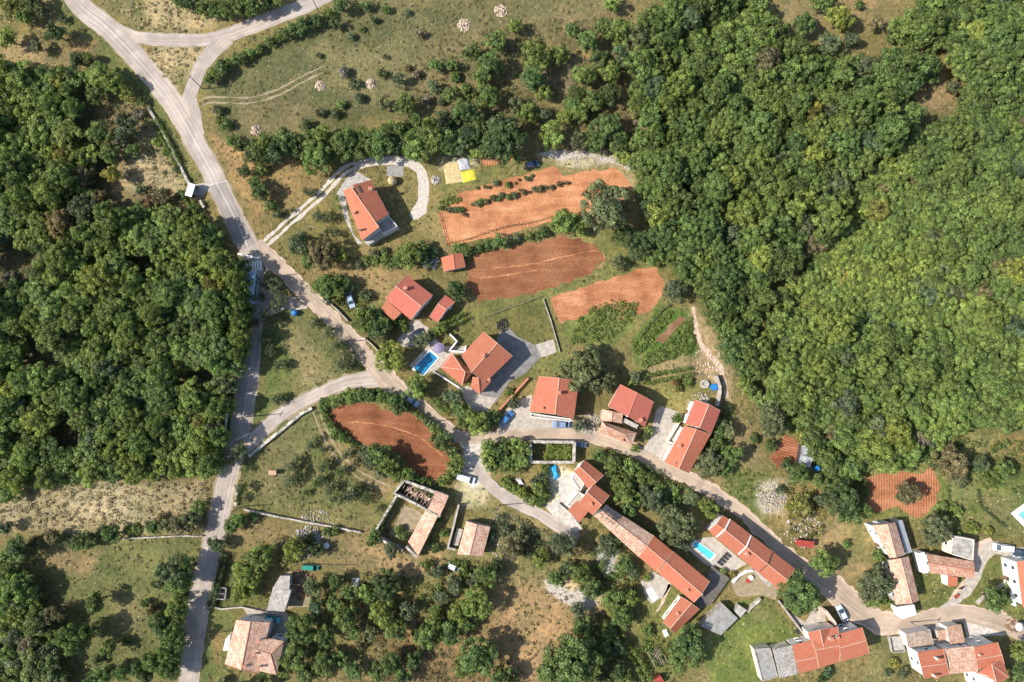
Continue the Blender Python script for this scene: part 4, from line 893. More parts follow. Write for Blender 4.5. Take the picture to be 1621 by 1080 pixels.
def fence(pts, label, h=1.1, post='concrete', rails=True, group=None):
    w = [P(*p) for p in pts]; root = empty('fence', w[0], label, 'fence', group); e = []
    for a, b in zip(w, w[1:]):
        k = max(1, round((b-a).length/2.6)); e += [a.lerp(b, j/k) for j in range(k)]
    e.append(w[-1])
    for p in e:
        mb = MB(); mb.box((p.x, p.y, h/2), (.14, .14, h)); put(mb, 'post', M[post], root)
    for a, b in zip(e, e[1:]):
        for z in (.45, h-.12):
            mb = MB(); d = (b-a); mb.box(((a.x+b.x)/2, (a.y+b.y)/2, z), (d.length-.16, .05, .1), math.atan2(d.y, d.x)); put(mb, 'rail', M[post], root)
fence([(768,502),(800,490),(830,480),(856,469)], 'dark rail fence along the top of the villa lawn', post='wood')
fence([(1095,591),(1112,594),(1131,594)], 'thin rail fence left of the tall white curved wall', post='wood')
fence([(694,338),(700,362),(707,388)], 'thin fence along the left end of the upper red field', post='wood')
fence([(470,893),(520,894),(560,894)], 'low timber fence crossing the dry strip beside the green car', post='wood')
# ---------------------------------------------------------------- vehicles
def loft(secs, n_cap=True):
    """secs: (x, half width, z low, z high); rounded box sections joined along x"""
    mb = MB(); rings = []
    for x, w, a, b in secs:
        r = min(.12, (b-a)*.3, w*.3); ring = []
        for cx, cz, a0 in ((w-r, b-r, 0), (-w+r, b-r, 90), (-w+r, a+r, 180), (w-r, a+r, 270)):
            for k in range(3): t = R(a0+45*k); ring.append((x, cx+r*math.cos(t), cz+r*math.sin(t)))
        rings.append(ring)
    for A, B in zip(rings, rings[1:]):
        for k in range(12): mb.face([A[k], A[(k+1) % 12], B[(k+1) % 12], B[k]])
    mb.face(rings[0][::-1]); mb.face(rings[-1]); return mb
CARM = {}
def car_meshes(kind):
    if kind in CARM: return CARM[kind]
    if kind == 'van': L, W, bh, rh, cab = 4.9, .92, 1.05, 1.85, (-2.3, -2.2, 1.05, 1.75)
    elif kind == 'hatch': L, W, bh, rh, cab = 3.9, .84, .92, 1.46, (-1.85, -1.45, .35, 1.15)
    else: L, W, bh, rh, cab = 4.4, .88, .92, 1.44, (-1.75, -1.1, .35, 1.2)
    h = L/2; d = {}
    def fin(mb, name, mats):
        me = mb.mesh(name, mats); fixn(me)
        return me
    d['body'] = fin(loft([(-h, W*.82, .38, bh*.85), (-h+.12, W*.95, .28, bh*.95), (-h*.6, W, .22, bh), (0, W, .22, bh), (h*.55, W, .22, bh*.97), (h-.15, W*.93, .26, bh*.80), (h, W*.80, .36, bh*.68)]), 'car_body', M['paint'])
    x0, x1, x2, x3 = cab; z0 = bh-.02
    mb = MB(); b = [(x0, W*.88), (x3, W*.88)]; t = [(x1, W*.70), (x2, W*.70)]
    lo = [(x0, W*.90, z0), (x0, -W*.90, z0), (x3, -W*.90, z0), (x3, W*.90, z0)]; hi = [(x1, W*.72, rh), (x1, -W*.72, rh), (x2, -W*.72, rh), (x2, W*.72, rh)]
    d['rear_window'] = MBface([lo[0], lo[1], hi[1], hi[0]]); d['windscreen'] = MBface([lo[2], lo[3], hi[3], hi[2]])
    d['side_window'] = MBface([lo[3], lo[0], hi[0], hi[3]]); d['side_window.1'] = MBface([lo[1], lo[2], hi[2], hi[1]])
    mb = MB(); xm = (x1+x2)/2; hl = (x2-x1)/2+.04
    mb.box((xm, 0, rh+.012), (hl*2, W*1.48, .05), taper=.95); 
    for s in (-1, 1):
        for (a, c) in (((x0, W*.91*s, z0), (x1, W*.73*s, rh)), ((x3, W*.91*s, z0), (x2, W*.73*s, rh)), (((x0+x3)/2, W*.91*s, z0), (xm, W*.73*s, rh))): mb.tube(a, c, .045, n=5)
    d['cabin_roof'] = fin(mb, 'cabin_roof', M['paint'])
    for i, (sx, sy) in enumerate(((-1, -1), (-1, 1), (1, -1), (1, 1))):
        mb = MB(); mb.tube((sx*h*.62, sy*(W-.17), .32), (sx*h*.62, sy*(W+.015), .32), .32, n=14); mb.tube((sx*h*.62, sy*(W+.012), .32), (sx*h*.62, sy*(W+.025), .32), .18, n=10, mi=1)
        d['wheel.%d' % i] = fin(mb, 'wheel', [M['rubber'], M['steel']])
    for i, sy in enumerate((-1, 1)):
        mb = MB(); mb.box((h-.05, sy*W*.62, bh*.62), (.14, .34, .14)); d['headlight.%d' % i] = fin(mb, 'headlight', M['lampglass'])
        mb = MB(); mb.box((-h+.03, sy*W*.68, bh*.72), (.12, .24, .2)); d['tail_light.%d' % i] = fin(mb, 'tail_light', M['redglass'])
        mb = MB(); mb.box((x3-.15, sy*(W+.08), bh+.05), (.12, .2, .13)); d['mirror.%d' % i] = fin(mb, 'mirror', M['dark'])
    CARM[kind] = d; return d
def MBface(pts):
    mb = MB(); c = sum((Vector(p) for p in pts), Vector())/4; q = [c+(Vector(p)-c)*.97 for p in pts]
    nrm = (q[1]-q[0]).cross(q[2]-q[0]).normalized(); mb.prism([p-nrm*.015 for p in q], [p+nrm*.015 for p in q], 0, True, True)
    me = mb.mesh('window', M['glass']); fixn(me); return me
def car(px, py, dpx, col, label, kind='sedan', cat='car', scale=1.0):
    p = P(px, py); q = P(px+dpx[0], py+dpx[1]); a = math.atan2((q-p).y, (q-p).x)
    root = empty('parked_car' if cat != 'van' else 'van', (p.x, p.y, .012), label, cat, 'vehicles parked in the hamlet', a); root.scale = (scale,)*3
    for n, me in car_meshes(kind).items():
        o = link(n.split('.')[0], me, root); o.color = (*col, 1)
car(556, 475.5, (6, 23), (.30, .38, .45), 'grey blue car parked in the dry grass beside the dark olive', 'sedan')
car(658, 530, (22, -15), (.025, .028, .035), 'black car parked on the drive below the front wing house', 'sedan')
car(802, 662, (16, -18), (.04, .14, .32), 'bright blue car under the tree at the balcony house drive', 'sedan')
car(888, 672, (-25, -1), (.16, .22, .33), 'blue grey estate car parked along the lane under the balcony', 'sedan', scale=1.04)
car(652, 634, (18, 13), (.35, .42, .5), 'pale blue car standing in tree shade beside the red field', 'sedan')
car(1331, 970, (-11, -22), (.42, .47, .52), 'silver car beside the cross gable row at the road bend', 'sedan')
car(1584, 866, (-28, -3), (.78, .79, .8), 'white pickup car parked below the flat roofed house', 'van', scale=1.02)
car(1612, 874, (-25, -2), (.03, .05, .09), 'dark blue car beside the white pickup at the right edge', 'sedan')
car(738, 757, (20, 6), (.72, .74, .74), 'white van parked at the lane end gravel', 'van', 'van')
car(433, 979, (20, 4), (.05, .38, .38), 'teal car in the shade behind the pale terracotta house', 'hatch')
car(719, 897, (22, 9), (.62, .66, .64), 'dusty white car half hidden in weeds below the pinkish barn', 'hatch')
car(493, 897, (24, 2), (.02, .20, .15), 'dark green van in front of the junk filled yard', 'van', 'van', scale=.85)
car(917, 703, (18, 2), (.06, .08, .12), 'dark car squeezed beside the roofless vine filled house', 'hatch')
car(842, 262, (20, -4), (.07, .11, .17), 'dark blue car in tree shade at the upper red field', 'hatch')
# bus under the roadside trees
p = P(402, 457); a = R(86); bus = empty('bus', (p.x, p.y, .016), 'white bus, bluish shade painted into its colour, stopped under trees beside the zebra crossing', 'bus', None, a)
mb = loft([(-4.4, 1.15, .5, 2.75), (-4.25, 1.22, .36, 2.95), (0, 1.24, .34, 3.0), (4.2, 1.22, .36, 2.95), (4.4, 1.12, .5, 2.6)]); me = mb.mesh('bus_body', M['paint']); fixn(me); o = link('body', me, bus); o.color = (.42, .55, .64, 1)  # white bus: bluish tree shade is put into the body colour
for s in (-1, 1):
    for k in range(5):
        mb = MB(); mb.box((-3.2+k*1.6, s*1.245, 1.95), (1.4, .04, .85)); put(mb, 'side_window', M['glass'], bus) if False else link('side_window', mb.mesh('bus_window', M['glass']), bus)
    for x in (-2.9, 2.7):
        mb = MB(); mb.tube((x, s*1.0, .46), (x, s*1.26, .46), .46, n=16); link('wheel', mb.mesh('bus_wheel', M['rubber']), bus)
for x, n in ((4.40, 'windscreen'), (-4.40, 'rear_window')):
    mb = MB(); mb.box((x, 0, 1.95), (.06, 1.95, 1.0)); link(n, mb.mesh(n, M['glass']), bus)
mb = MB(); mb.box((-1.2, 0, 3.1), (1.9, 1.5, .22), taper=.9); link('roof_unit', mb.mesh('roof_unit', M['paint_white']), bus)
mb = MB(); mb.box((1.8, 0, 3.03), (.8, .8, .1), taper=.9); link('roof_hatch', mb.mesh('roof_hatch', M['paint_white']), bus)
# ---------------------------------------------------------------- street furniture
def shift(root, mb, name, mat, parent=None): return link(name, mb.mesh(name, mat), parent or root)
p = P(308, 305); sh = empty('bus_shelter', (p.x, p.y, 0), 'white roofed bus shelter with dark sides at the lay-by', 'bus shelter', None, R(-16))
mb = MB(); mb.box((0, 0, 2.55), (1.9, 3.6, .12)); shift(sh, mb, 'roof', M['white'])
for x, y, sx, sy, n in ((-.85, 0, .08, 3.4, 'back_panel'), (0, -1.7, 1.5, .06, 'side_panel'), (0, 1.7, 1.5, .06, 'side_panel')):
    mb = MB(); mb.box((x, y, 1.25), (sx, sy, 2.3)); shift(sh, mb, n, M['glass'] if n == 'side_panel' else M['greywall'])
mb = MB(); mb.box((-.45, 0, .45), (.4, 2.4, .08)); [mb.box((-.45, y, .2), (.3, .08, .4)) for y in (-1, 1)]; shift(sh, mb, 'bench', M['wood'])
for y in (-1.65, 1.65): mb = MB(); mb.tube((.85, y, 0), (.85, y, 2.5), .05, n=6); shift(sh, mb, 'post', M['steel'])
def pole(px, py, label, h=8.0, lamp=False):
    p = P(px, py); r = empty('utility_pole', (p.x, p.y, 0), label, 'utility pole', 'poles along the roads')
    mb = MB(); mb.tube((0, 0, 0), (0, 0, h), .15, .09, 8); shift(r, mb, 'pole', M['wood'])
    mb = MB(); mb.box((0, 0, h-.5), (1.5, .1, .12), R(60)); shift(r, mb, 'cross_arm', M['wood'])
    for k in (-.6, 0, .6): mb = MB(); mb.tube((k*.5, k*.87, h-.44), (k*.5, k*.87, h-.24), .06, n=6); shift(r, mb, 'insulator', M['lampglass'])
for a in ((321,141,'pole leaning over the road junction triangle'),(506,21,'pole beside the upper side road near the hedge'),(437,437,'pole beside the lane near the zebra crossing'),(550,541,'pole on the lane opposite the lower white wall'),
          (684,667,'pole between the red field hedge and the lane'),(790,800,'pole on the lane side below the hedge block'),(400,659,'pole where the link road leaves the main road'),(323,1003,'pole near the pale terracotta house by the main road'),(385,802,'pole at the corner of the orchard wall'),(1441,985,'pole on the road below the white block')): pole(*a)
def lathe_thing(name, at, prof, mat, label, cat, n=18, lid=None, scale=1):
    p = P(*at); r = empty(name, (p.x, p.y, 0), label, cat)
    mb = MB(); mb.lathe((0, 0, 0), prof, n); shift(r, mb, 'body', mat)
    if lid: mb = MB(); mb.lathe((0, 0, 0), lid[0], n); shift(r, mb, lid[2], lid[1])
lathe_thing('recycling_bin', (468, 496), [(.75, 0), (.85, .3), (.85, 1.2), (.65, 1.6)], M['blue_plastic'], 'blue domed container on the grass at the lane fork', 'bin', lid=([(.65, 1.6), (.4, 1.78), (.1, 1.82)], M['blue_plastic'], 'lid'))
lathe_thing('water_tank', (1129, 613), [(.9, 0), (.95, .8), (.9, 1.2)], M['blue_plastic'], 'round blue tank beside the tall white curved wall', 'tank', lid=([(.8, 1.1), (.1, 1.12)], M['pool_dark'], 'water'))
lathe_thing('stone_well', (1115, 608), [(1.15, 0), (1.1, .8), (.8, .82), (.75, .3)], M['pale_stone'], 'round pale stone well next to the blue tank', 'well', lid=([(.74, .5), (.1, .55)], M['concrete'], 'lid'))
lathe_thing('hay_stack', (622, 288), [(1.15, 0), (1.3, .7), (1.2, 1.5), (.8, 2.2), (.2, 2.6)], M['straw'], 'round straw stack on the grass inside the gravel loop', 'hay stack', lid=([(.1, 2.5), (.08, 3.3)], M['wood'], 'pole'))
lathe_thing('rain_barrel', (1291, 741), [(.7, 0), (.8, .6), (.7, 1.2)], M['blue_plastic'], 'blue barrel at the end of the greenhouse', 'barrel', lid=([(.66, 1.15), (.1, 1.17)], M['pool_dark'], 'water'))
lathe_thing('garden_table', (518, 863), [(.08, 0), (.08, .7), (.75, .72), (.75, .78)], M['white'], 'small round white table at the junk yard trees', 'table')
# pools
def pool(q, depth_mat, label, rim=.45):
    c = [P(*a) for a in q]; cen = sum(c, Vector())/4; root = empty('swimming_pool', (cen.x, cen.y, 0), label, 'swimming pool')
    mb = MB(); o = [p+(p-cen).normalized()*rim*1.35 for p in c]
    for i in range(4):
        j = (i+1) % 4; mb.face([V3(c[i], .16), V3(o[i], .16), V3(o[j], .16), V3(c[j], .16)]); mb.face([V3(o[i], 0), V3(o[j], 0), V3(o[j], .16), V3(o[i], .16)]); mb.face([V3(c[i], .03), V3(c[i], .16), V3(c[j], .16), V3(c[j], .03)])
    put(mb, 'coping', M['white'], root, fix=True)
    mb = MB(); mb.face([V3(p, .06) for p in c]); put(mb, 'water', depth_mat, root, fix=True)
    for s in (-.25, .25):
        a = c[0].lerp(c[3], .5); d = (c[3]-c[0]).normalized(); i = (cen-a).normalized(); b = a+d*s; mb = MB()
        mb.tube(V3(b-i*.3, .15), V3(b-i*.2, .8), .03, n=6); mb.tube(V3(b-i*.2, .8), V3(b+i*.2, .75), .03, n=6); mb.tube(V3(b+i*.2, .75), V3(b+i*.25, .05), .03, n=6); put(mb, 'ladder_rail', M['steel'], root)
pool([(655,583),(670,594),(693,567),(680,556)], M['pool_dark'], 'dark blue rectangular pool beside the hip roofed villa')
pool([(1096,863),(1103,857),(1131,877),(1123,886)], M['pool_light'], 'bright turquoise pool between the two long rows')
pool([(1611,814),(1630,802),(1650,818),(1630,832)], M['pool_green'], 'green water pool with white rim at the right edge', 1.4)
# parasol and sun loungers
def parasol(at, mat, label, r=1.5):
    p = P(*at); root = empty('parasol', (p.x, p.y, 0), label, 'parasol'); mb = MB(); mb.lathe((0, 0, 0), [(r, 2.2), (r*.55, 2.5), (.05, 2.75)], 8); shift(root, mb, 'canopy', mat)
    mb = MB(); mb.tube((0, 0, 0), (0, 0, 2.7), .035, n=6); shift(root, mb, 'pole', M['steel']); mb = MB(); mb.lathe((0, 0, 0), [(.35, 0), (.35, .08), (.05, .12)], 10); shift(root, mb, 'base', M['dark'])
parasol((696, 552), M['purple'], 'purple parasol on the villa pool terrace'); parasol((1604, 988), M['white'], 'small white parasol by the yard at the right edge', 1.1)
for k in range(4):
    p = P(1140+k*4.2-0, 892-k*4.4); root = empty('sun_lounger', (p.x, p.y, 0), ['dark sun lounger nearest the grey deck terrace', 'second dark sun lounger from the grey deck terrace', 'third dark sun lounger from the grey deck terrace', 'dark sun lounger nearest the pool row house'][k], 'sun lounger', 'sun loungers by the turquoise pool', R(-35))
    mb = MB(); mb.box((.1, 0, .3), (1.3, .62, .1)); shift(root, mb, 'seat', M['dark']); mb = MB(); mb.tube((-.5, -.3, .32), (-.95, -.3, .62), .03, n=4); mb.box((-.78, 0, .52), (.62, .6, .08)); shift(root, mb, 'backrest', M['dark'])
    for sx in (-.45, .65):
        for sy in (-.26, .26): mb = MB(); mb.tube((sx, sy, 0), (sx, sy, .26), .03, n=5); shift(root, mb, 'leg', M['steel'])
for k, (x, y, lab) in enumerate(((1183, 918, 'round red rimmed garden table on the gravel terrace'), (1187, 914, 'second red rimmed garden table beside the first'))):
    lathe_thing('garden_table', (x, y), [(.08, 0), (.08, .68), (.7, .7), (.7, .78), (.5, .79)], M['red_metal'] if k == 0 else M['white'], lab, 'table')
# tarps, piles and other small things
def drape(name, q, h, mat, label, cat, seg=9, rough=.12):
    c = [P(*a) for a in q]; mb = MB(); g = []
    for i in range(seg+1):
        row = []
        for j in range(seg+1):
            u, v = i/seg, j/seg; p = c[0].lerp(c[1], u).lerp(c[3].lerp(c[2], u), v); e = min(1, 4*min(u, 1-u, v, 1-v))
            row.append((p.x+rough*nz(p.x, p.y, 1.1, 2), p.y+rough*nz(p.x, p.y, 1.2, 6), .03+h*math.sin(e*math.pi/2)*(.75+.5*abs(nz(p.x, p.y, .9, 3)))))
        g.append(row)
    for i in range(seg):
        for j in range(seg): mb.face([g[i][j], g[i+1][j], g[i+1][j+1], g[i][j+1]])
    me = mb.mesh(name, M[mat]); fixn(me); return tag(link(name, me), label, cat)
drape('straw_mat', [(701,258),(728,256),(733,288),(706,292)], .15, 'straw', 'ochre spread of straw next to the yellow tarp', 'straw mat')
drape('yellow_tarp', [(728,273),(751,268),(754,284),(733,290)], .25, 'yellow', 'bright yellow tarp laid beside the ochre straw', 'tarp')
drape('grey_tarp', [(724,253),(742,249),(745,267),(728,271)], .5, 'grey_tarp', 'crumpled silver grey tarp above the yellow tarp', 'tarp')
drape('blue_boat', [(871,738),(880,735),(885,757),(878,760)], 1.3, 'blue_tarp', 'blue tarp covered boat between hedge and white patio', 'boat', 8, .05)
drape('white_sheet', [(557,915),(570,914),(569,932),(556,930)], .5, 'white', 'white sheet lying in the weeds below the dry strip', 'sheet')
drape('white_trailer', [(816,757),(824,757),(831,767),(822,769)], .9, 'paint_white', 'white covered trailer inside the hedge block', 'trailer')
drape('white_sheet', [(1048,998),(1056,996),(1060,1006),(1053,1010)], .5, 'white', 'white sheet at the foot of the detached low house', 'sheet')
drape('white_slab', [(1021,935),(1032,928),(1043,946),(1034,953)], .15, 'white', 'bright white slab behind the long row house', 'slab')
def pile(name, at, n, rad, smin, smax, mat, label, cat, h=.8, flatx=1.0, kind=None):
    p0 = P(*at); mb = MB()
    for k in range(n):
        r = rad*math.sqrt(random.random()); t = random.random()*6.283; s = random.uniform(smin, smax)
        z = max(0, h*(1-(r/rad)**1.5))*random.random(); c = Vector((r*math.cos(t)*flatx, r*math.sin(t), z))
        vs = [Vector((random.uniform(.7, 1.2)*x, random.uniform(.7, 1.2)*y, random.uniform(.6, 1.1)*zz))*s for x, y, zz in ((1,0,0),(0,1,0),(-1,0,0),(0,-1,0),(0,0,1),(0,0,-.7))]
        for a, b in ((0,1),(1,2),(2,3),(3,0)): mb.face([c+vs[a], c+vs[b], c+vs[4]]); mb.face([c+vs[b], c+vs[a], c+vs[5]])
    o = mb.build(name, M[mat], None, (p0.x, p0.y, 0)); return tag(o, label, cat, None, kind)
for i, (x, y, lab) in enumerate(((735,40,'pale stone heap in the open field nearer the bare grey bush'),(793,17,'pale stone heap at the top of the open field'),(507,136,'small stone ring beside the end of the field track'),(587,133,'reddish stone ring among bushes of the open field'),(405,207,'reddish stone heap at the lower left of the open field'))):
    tag(pile('stone_heap', (x, y), 170, 1.8 if i < 2 else 1.35, .10, .36, 'redstone', lab, 'stone heap', .9), group='stone heaps of the open field')
pile('rock_pile', (1222,788), 620, 4.2, .08, .27, 'chalk', 'wide pale rock pile in the rough garden above the pool row', 'rock pile', .9)
pile('rubble_heap', (500,836), 140, 5, .15, .45, 'pale_stone', 'pale rubble heap along the orchard wall', 'rubble heap', .5)
pile('rubble_heap', (985,738), 90, 2.4, .15, .4, 'chalk', 'pale cut stone heap in the garden below the lane', 'rubble heap', .5)
tag(pile('rubble', (925,248), 160, 3.2, .1, .3, 'chalk', 'scattered pale stones at the top of the upper red field', None, .2, 2.6), kind='stuff')
pile('rubble', (1120,573), 80, 4, .1, .35, 'redstone', 'pinkish stones along the garden path', None, .3, 1.0, 'stuff')
pile('junk_heap', (478,925), 190, 4.0, .12, .5, 'brown', 'reddish scrap heap in the barn yard', 'junk heap', .9)
pile('junk_heap', (484,862), 130, 4.5, .15, .5, 'grey_tarp', 'grey scrap heap under the dark trees', 'junk heap', .8)
pile('junk_heap', (935,672), 110, 2.8, .12, .45, 'pale_stone', 'pale clutter beside the small stone annex', 'junk heap', .7)
pile('junk_heap', (1108,640), 110, 3.2, .12, .5, 'pale_stone', 'pale clutter above the pink red roofed pair', 'junk heap', .7)
pile('junk_heap', (680,412), 90, 2.6, .15, .55, 'metal', 'shiny metal scrap beside the small shed', 'junk heap', .9)
pile('junk_heap', (1270,838), 140, 5.0, .12, .45, 'pale_stone', 'pale clutter in the rough garden near the red shed', 'junk heap', .6)
pile('rubble', (800,850), 150, 6.0, .12, .4, 'pale_stone', 'tumbled stones on the slope right of the pinkish barn', None, .4, 1.0, 'stuff')
pile('junk_heap', (1485,1004), 70, 1.8, .15, .45, 'brown', 'dark timber clutter on the store yard', 'junk heap', .6)
pile('junk_heap', (1268,998), 60, 1.4, .15, .4, 'dark', 'dark clutter at the gate of the meadow wall', 'junk heap', .6)
pile('junk_heap', (1603,990), 70, 2.0, .12, .4, 'brown', 'brown clutter in the yard at the right edge', 'junk heap', .6)
pile('junk_heap', (790,548), 60, 1.6, .12, .4, 'dark', 'dark clutter at the top of the villa drive', 'junk heap', .6) if False else pile('junk_heap', (797,515), 70, 1.8, .12, .4, 'dark', 'dark clutter at the top of the villa drive', 'junk heap', .6)
pile('stone_stack', (690,285), 50, 1.2, .25, .55, 'pale_stone', 'narrow stack of cut stone between gravel loop and straw', 'stone stack', .9)
# timber stack
p = P(1040, 1040); ts = empty('timber_stack', (p.x, p.y, 0), 'loose stack of grey poles near the bottom edge', 'timber stack', None, R(-62))
for k in range(12):
    mb = MB(); y = -1.6+k*.3; mb.tube((-2.3+random.uniform(-.4, .4), y, .16+.18*(k % 2)), (2.2+random.uniform(-.6, .4), y+random.uniform(-.3, .3), .16+.18*(k % 2)), .13, n=6); shift(ts, mb, 'log', M['wood'])
# greenhouse
q = [(1269,704),(1287,707),(1282,741),(1264,735)]; h = house('greenhouse', (1276,722), 'narrow grey glass greenhouse beside the red garden bed', 'greenhouse')
gable(h, q, 1.9, 2.6, over=.02, mat='metal', wall='glass', cap='steel', win=False)
for k in range(7):
    u = (k+.5)/7; a = P(1269+(1264-1269)*u, 704+(735-704)*u, 1.95); b = P(1287+(1282-1287)*u, 707+(741-707)*u, 1.95); m = V3((a+b)/2, 2.72); mb = MB(); mb.tube(a, m, .05, n=4); mb.tube(m, b, .05, n=4); put(mb, 'hoop', M['white'], h)
# pens, cold frames
for q, lab in (([(343,928),(360,930),(358,948),(340,946)], 'dark square pen with a pale cross beam beside the main road'), ([(1405,1007),(1424,1006),(1430,1030),(1410,1031)], 'pale framed shallow cistern next to the garage')):
    c = [P(*a) for a in q]; cen = sum(c, Vector())/4; root = empty('pen' if 'pen' in lab else 'cistern', (cen.x, cen.y, 0), lab, 'pen' if 'pen' in lab else 'cistern')
    for i in range(4):
        a, b = c[i], c[(i+1) % 4]; mb = MB(); mb.box(((a.x+b.x)/2, (a.y+b.y)/2, .45), ((b-a).length-.22, .22, .9), math.atan2((b-a).y, (b-a).x)); put(mb, 'side_wall', M['concrete'], root)
    mb = MB(); mb.face([V3(p, .12) for p in c]); put(mb, 'floor', M['dark'] if 'pen' in lab else M['concrete'], root, fix=True)
    if 'pen' in lab:
        for a, b in (((c[0]+c[1])/2, (c[2]+c[3])/2), ((c[1]+c[2])/2, (c[0]+c[3])/2)): mb = MB(); mb.tube(V3(a, 1.0+.1*(a is b)), V3(b, 1.02), .06, n=5); put(mb, 'beam', M['concrete'], root)
# little brick shed in the orchard, wheelbarrow, scooter
h = house('hut', (431, 748), 'tiny reddish roofed hut in the orchard grass', 'hut'); mono(h, [(425,752),(437,752),(437,745),(425,745)], 1.6, 1.9, mat='roof_old', wall='wood', over=.1)
p = P(1512, 943); wb = empty('wheelbarrow', (p.x, p.y, 0), 'red wheelbarrow on the grass beside the pinkish yard', 'wheelbarrow', None, .7)
mb = MB(); mb.prism([(-.4,-.25,.35),(.4,-.25,.35),(.4,.25,.35),(-.4,.25,.35)], [(-.6,-.4,.75),(.6,-.4,.75),(.6,.4,.75),(-.6,.4,.75)], 0, False, True); shift(wb, mb, 'tray', M['red_metal'])
mb = MB(); mb.tube((.65,-.05,.22),(.65,.05,.22),.22,n=12); shift(wb, mb, 'wheel', M['rubber'])
for s in (-.28, .28): mb = MB(); mb.tube((.6, s*.3, .25), (-1.1, s, .6), .03, n=5); shift(wb, mb, 'handle', M['wood']); mb = MB(); mb.tube((-.4, s, 0), (-.35, s, .45), .03, n=5); shift(wb, mb, 'leg', M['steel'])
p = P(1521, 930); sc = empty('scooter', (p.x, p.y, 0), 'dark scooter parked beside the red lean-to', 'scooter', None, .4)
mb = MB(); mb.box((-.1, 0, .55), (.9, .32, .4), taper=.8); shift(sc, mb, 'body', M['dark']); mb = MB(); mb.box((-.25, 0, .82), (.6, .28, .12)); shift(sc, mb, 'seat', M['rubber'])
for x in (-.6, .65): mb = MB(); mb.tube((x, -.06, .25), (x, .06, .25), .25, n=12); shift(sc, mb, 'wheel', M['rubber'])
mb = MB(); mb.tube((.62, 0, .3), (.4, 0, 1.05), .04, n=6); mb.tube((.4, -.32, 1.05), (.4, .32, 1.05), .03, n=6); shift(sc, mb, 'handlebar', M['steel'])
WOOD_N = {'left': 150, 'right': 150}
# ---------------------------------------------------------------- vegetation
rng = np.random.RandomState(11)
def quads_mesh(name, V, val, mat):
    """V: (n, 4, 3) leaf quads"""
    n = len(V); me = bpy.data.meshes.new(name)
    me.vertices.add(n*4); me.vertices.foreach_set('co', V.reshape(-1).astype(np.float32))
    me.loops.add(n*4); me.loops.foreach_set('vertex_index', np.arange(n*4, dtype=np.int32))
    me.polygons.add(n); me.polygons.foreach_set('loop_start', np.arange(0, n*4, 4, dtype=np.int32)); me.update(calc_edges=True)
    a = me.attributes.new('leafv', 'FLOAT', 'FACE'); a.data.foreach_set('value', val.astype(np.float32))
    me.materials.append(mat); return me
def unit(v): return v/np.maximum(np.linalg.norm(v, axis=-1, keepdims=True), 1e-6)
def leaf_quads(C, N, size, jit=.48):
    """leaf shaped quads at C facing roughly N"""
    n = len(C); N = unit(N+rng.normal(0, jit, (n, 3))); T = unit(np.cross(N, rng.normal(0, 1, (n, 3)))); B = np.cross(N, T)
    s = (size*rng.uniform(.6, 1.35, n))[:, None]
    fold = N*s*.18
    return np.stack([C-T*s*.62, C+B*s*.36-fold, C+T*s*.62, C-B*s*.36-fold], 1)
def puff_leaves(puffs, size, dens, up=.15):
    """puffs: (cx,cy,cz,r,value) clumps of leaves on the crown"""
    Vs, vals = [], []
    for (x, y, z, r, v) in puffs:
        n = max(6, int(dens*r*r)); d = unit(rng.normal(0, 1, (n, 3))+np.array([0, 0, up])); d[:, 2] = np.where(d[:, 2] < -.35, -d[:, 2], d[:, 2])
        rad = r*rng.uniform(.72, 1.05, n)[:, None]; C = np.array([x, y, z])+d*rad*np.array([1, 1, .85])
        Vs.append(leaf_quads(C, d, size)); vals.append(np.clip(v+rng.normal(0, .13, n), 0, 1))
    return np.concatenate(Vs), np.concatenate(vals)
def crown_mesh(r, top, low, size, dens, gap=0.0, seed=0, flat=.8):
    global rng
    rng = np.random.RandomState(seed); nl = 4+int(r*1.5); lobes = [(0, 0, low+(top-low)*.5, r*.62)]
    for k in range(nl):
        a = k*6.283/nl*1.0+rng.uniform(-.5, .5); q = r*rng.uniform(.42, .66); lobes.append((q*math.cos(a), q*math.sin(a), low+(top-low)*rng.uniform(.28, .62), r*rng.uniform(.34, .50)))
    for k in range(max(1, nl//3)): lobes.append((rng.normal(0, .22)*r, rng.normal(0, .22)*r, low+(top-low)*.72, r*rng.uniform(.30, .42)))
    vz = (top-low)/2; puffs = []; pr = min(.80, .38+.1*r)
    for (x, y, z, R_) in lobes:
        n = max(5, int(2.3*R_*R_/(pr*pr)))
        for _ in range(n):
            d = unit(rng.normal(0, 1, 3)); 
            if d[2] < -.45: d[2] = -d[2]
            zs = min(1.0, vz/r*1.25); c = np.array([x, y, z])+d*R_*np.array([1, 1, zs])*rng.uniform(.8, 1.02)
            if c[2] > top-pr*.4: c[2] = top-pr*.4
            if any(np.linalg.norm((c-np.array(l[:3]))/np.array([1, 1, zs])) < l[3]*.72 for l in lobes): continue
            if rng.rand() < gap: continue
            puffs.append((c[0], c[1], max(c[2], pr*.5), pr*rng.uniform(.7, 1.25), .5+.20*rng.normal()))
    V, v = puff_leaves(puffs, size, dens)
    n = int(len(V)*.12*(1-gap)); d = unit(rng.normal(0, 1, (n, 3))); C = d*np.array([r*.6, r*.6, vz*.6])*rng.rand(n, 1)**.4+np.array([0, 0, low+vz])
    W = leaf_quads(C, d+np.array([0, 0, 1.0]), size*1.7); V = np.concatenate([V, W]); v = np.concatenate([v, np.full(n, .15)])  # inner leaves coloured dark as the shade inside the crown
    return quads_mesh('crown', V, v, M['leaf'])
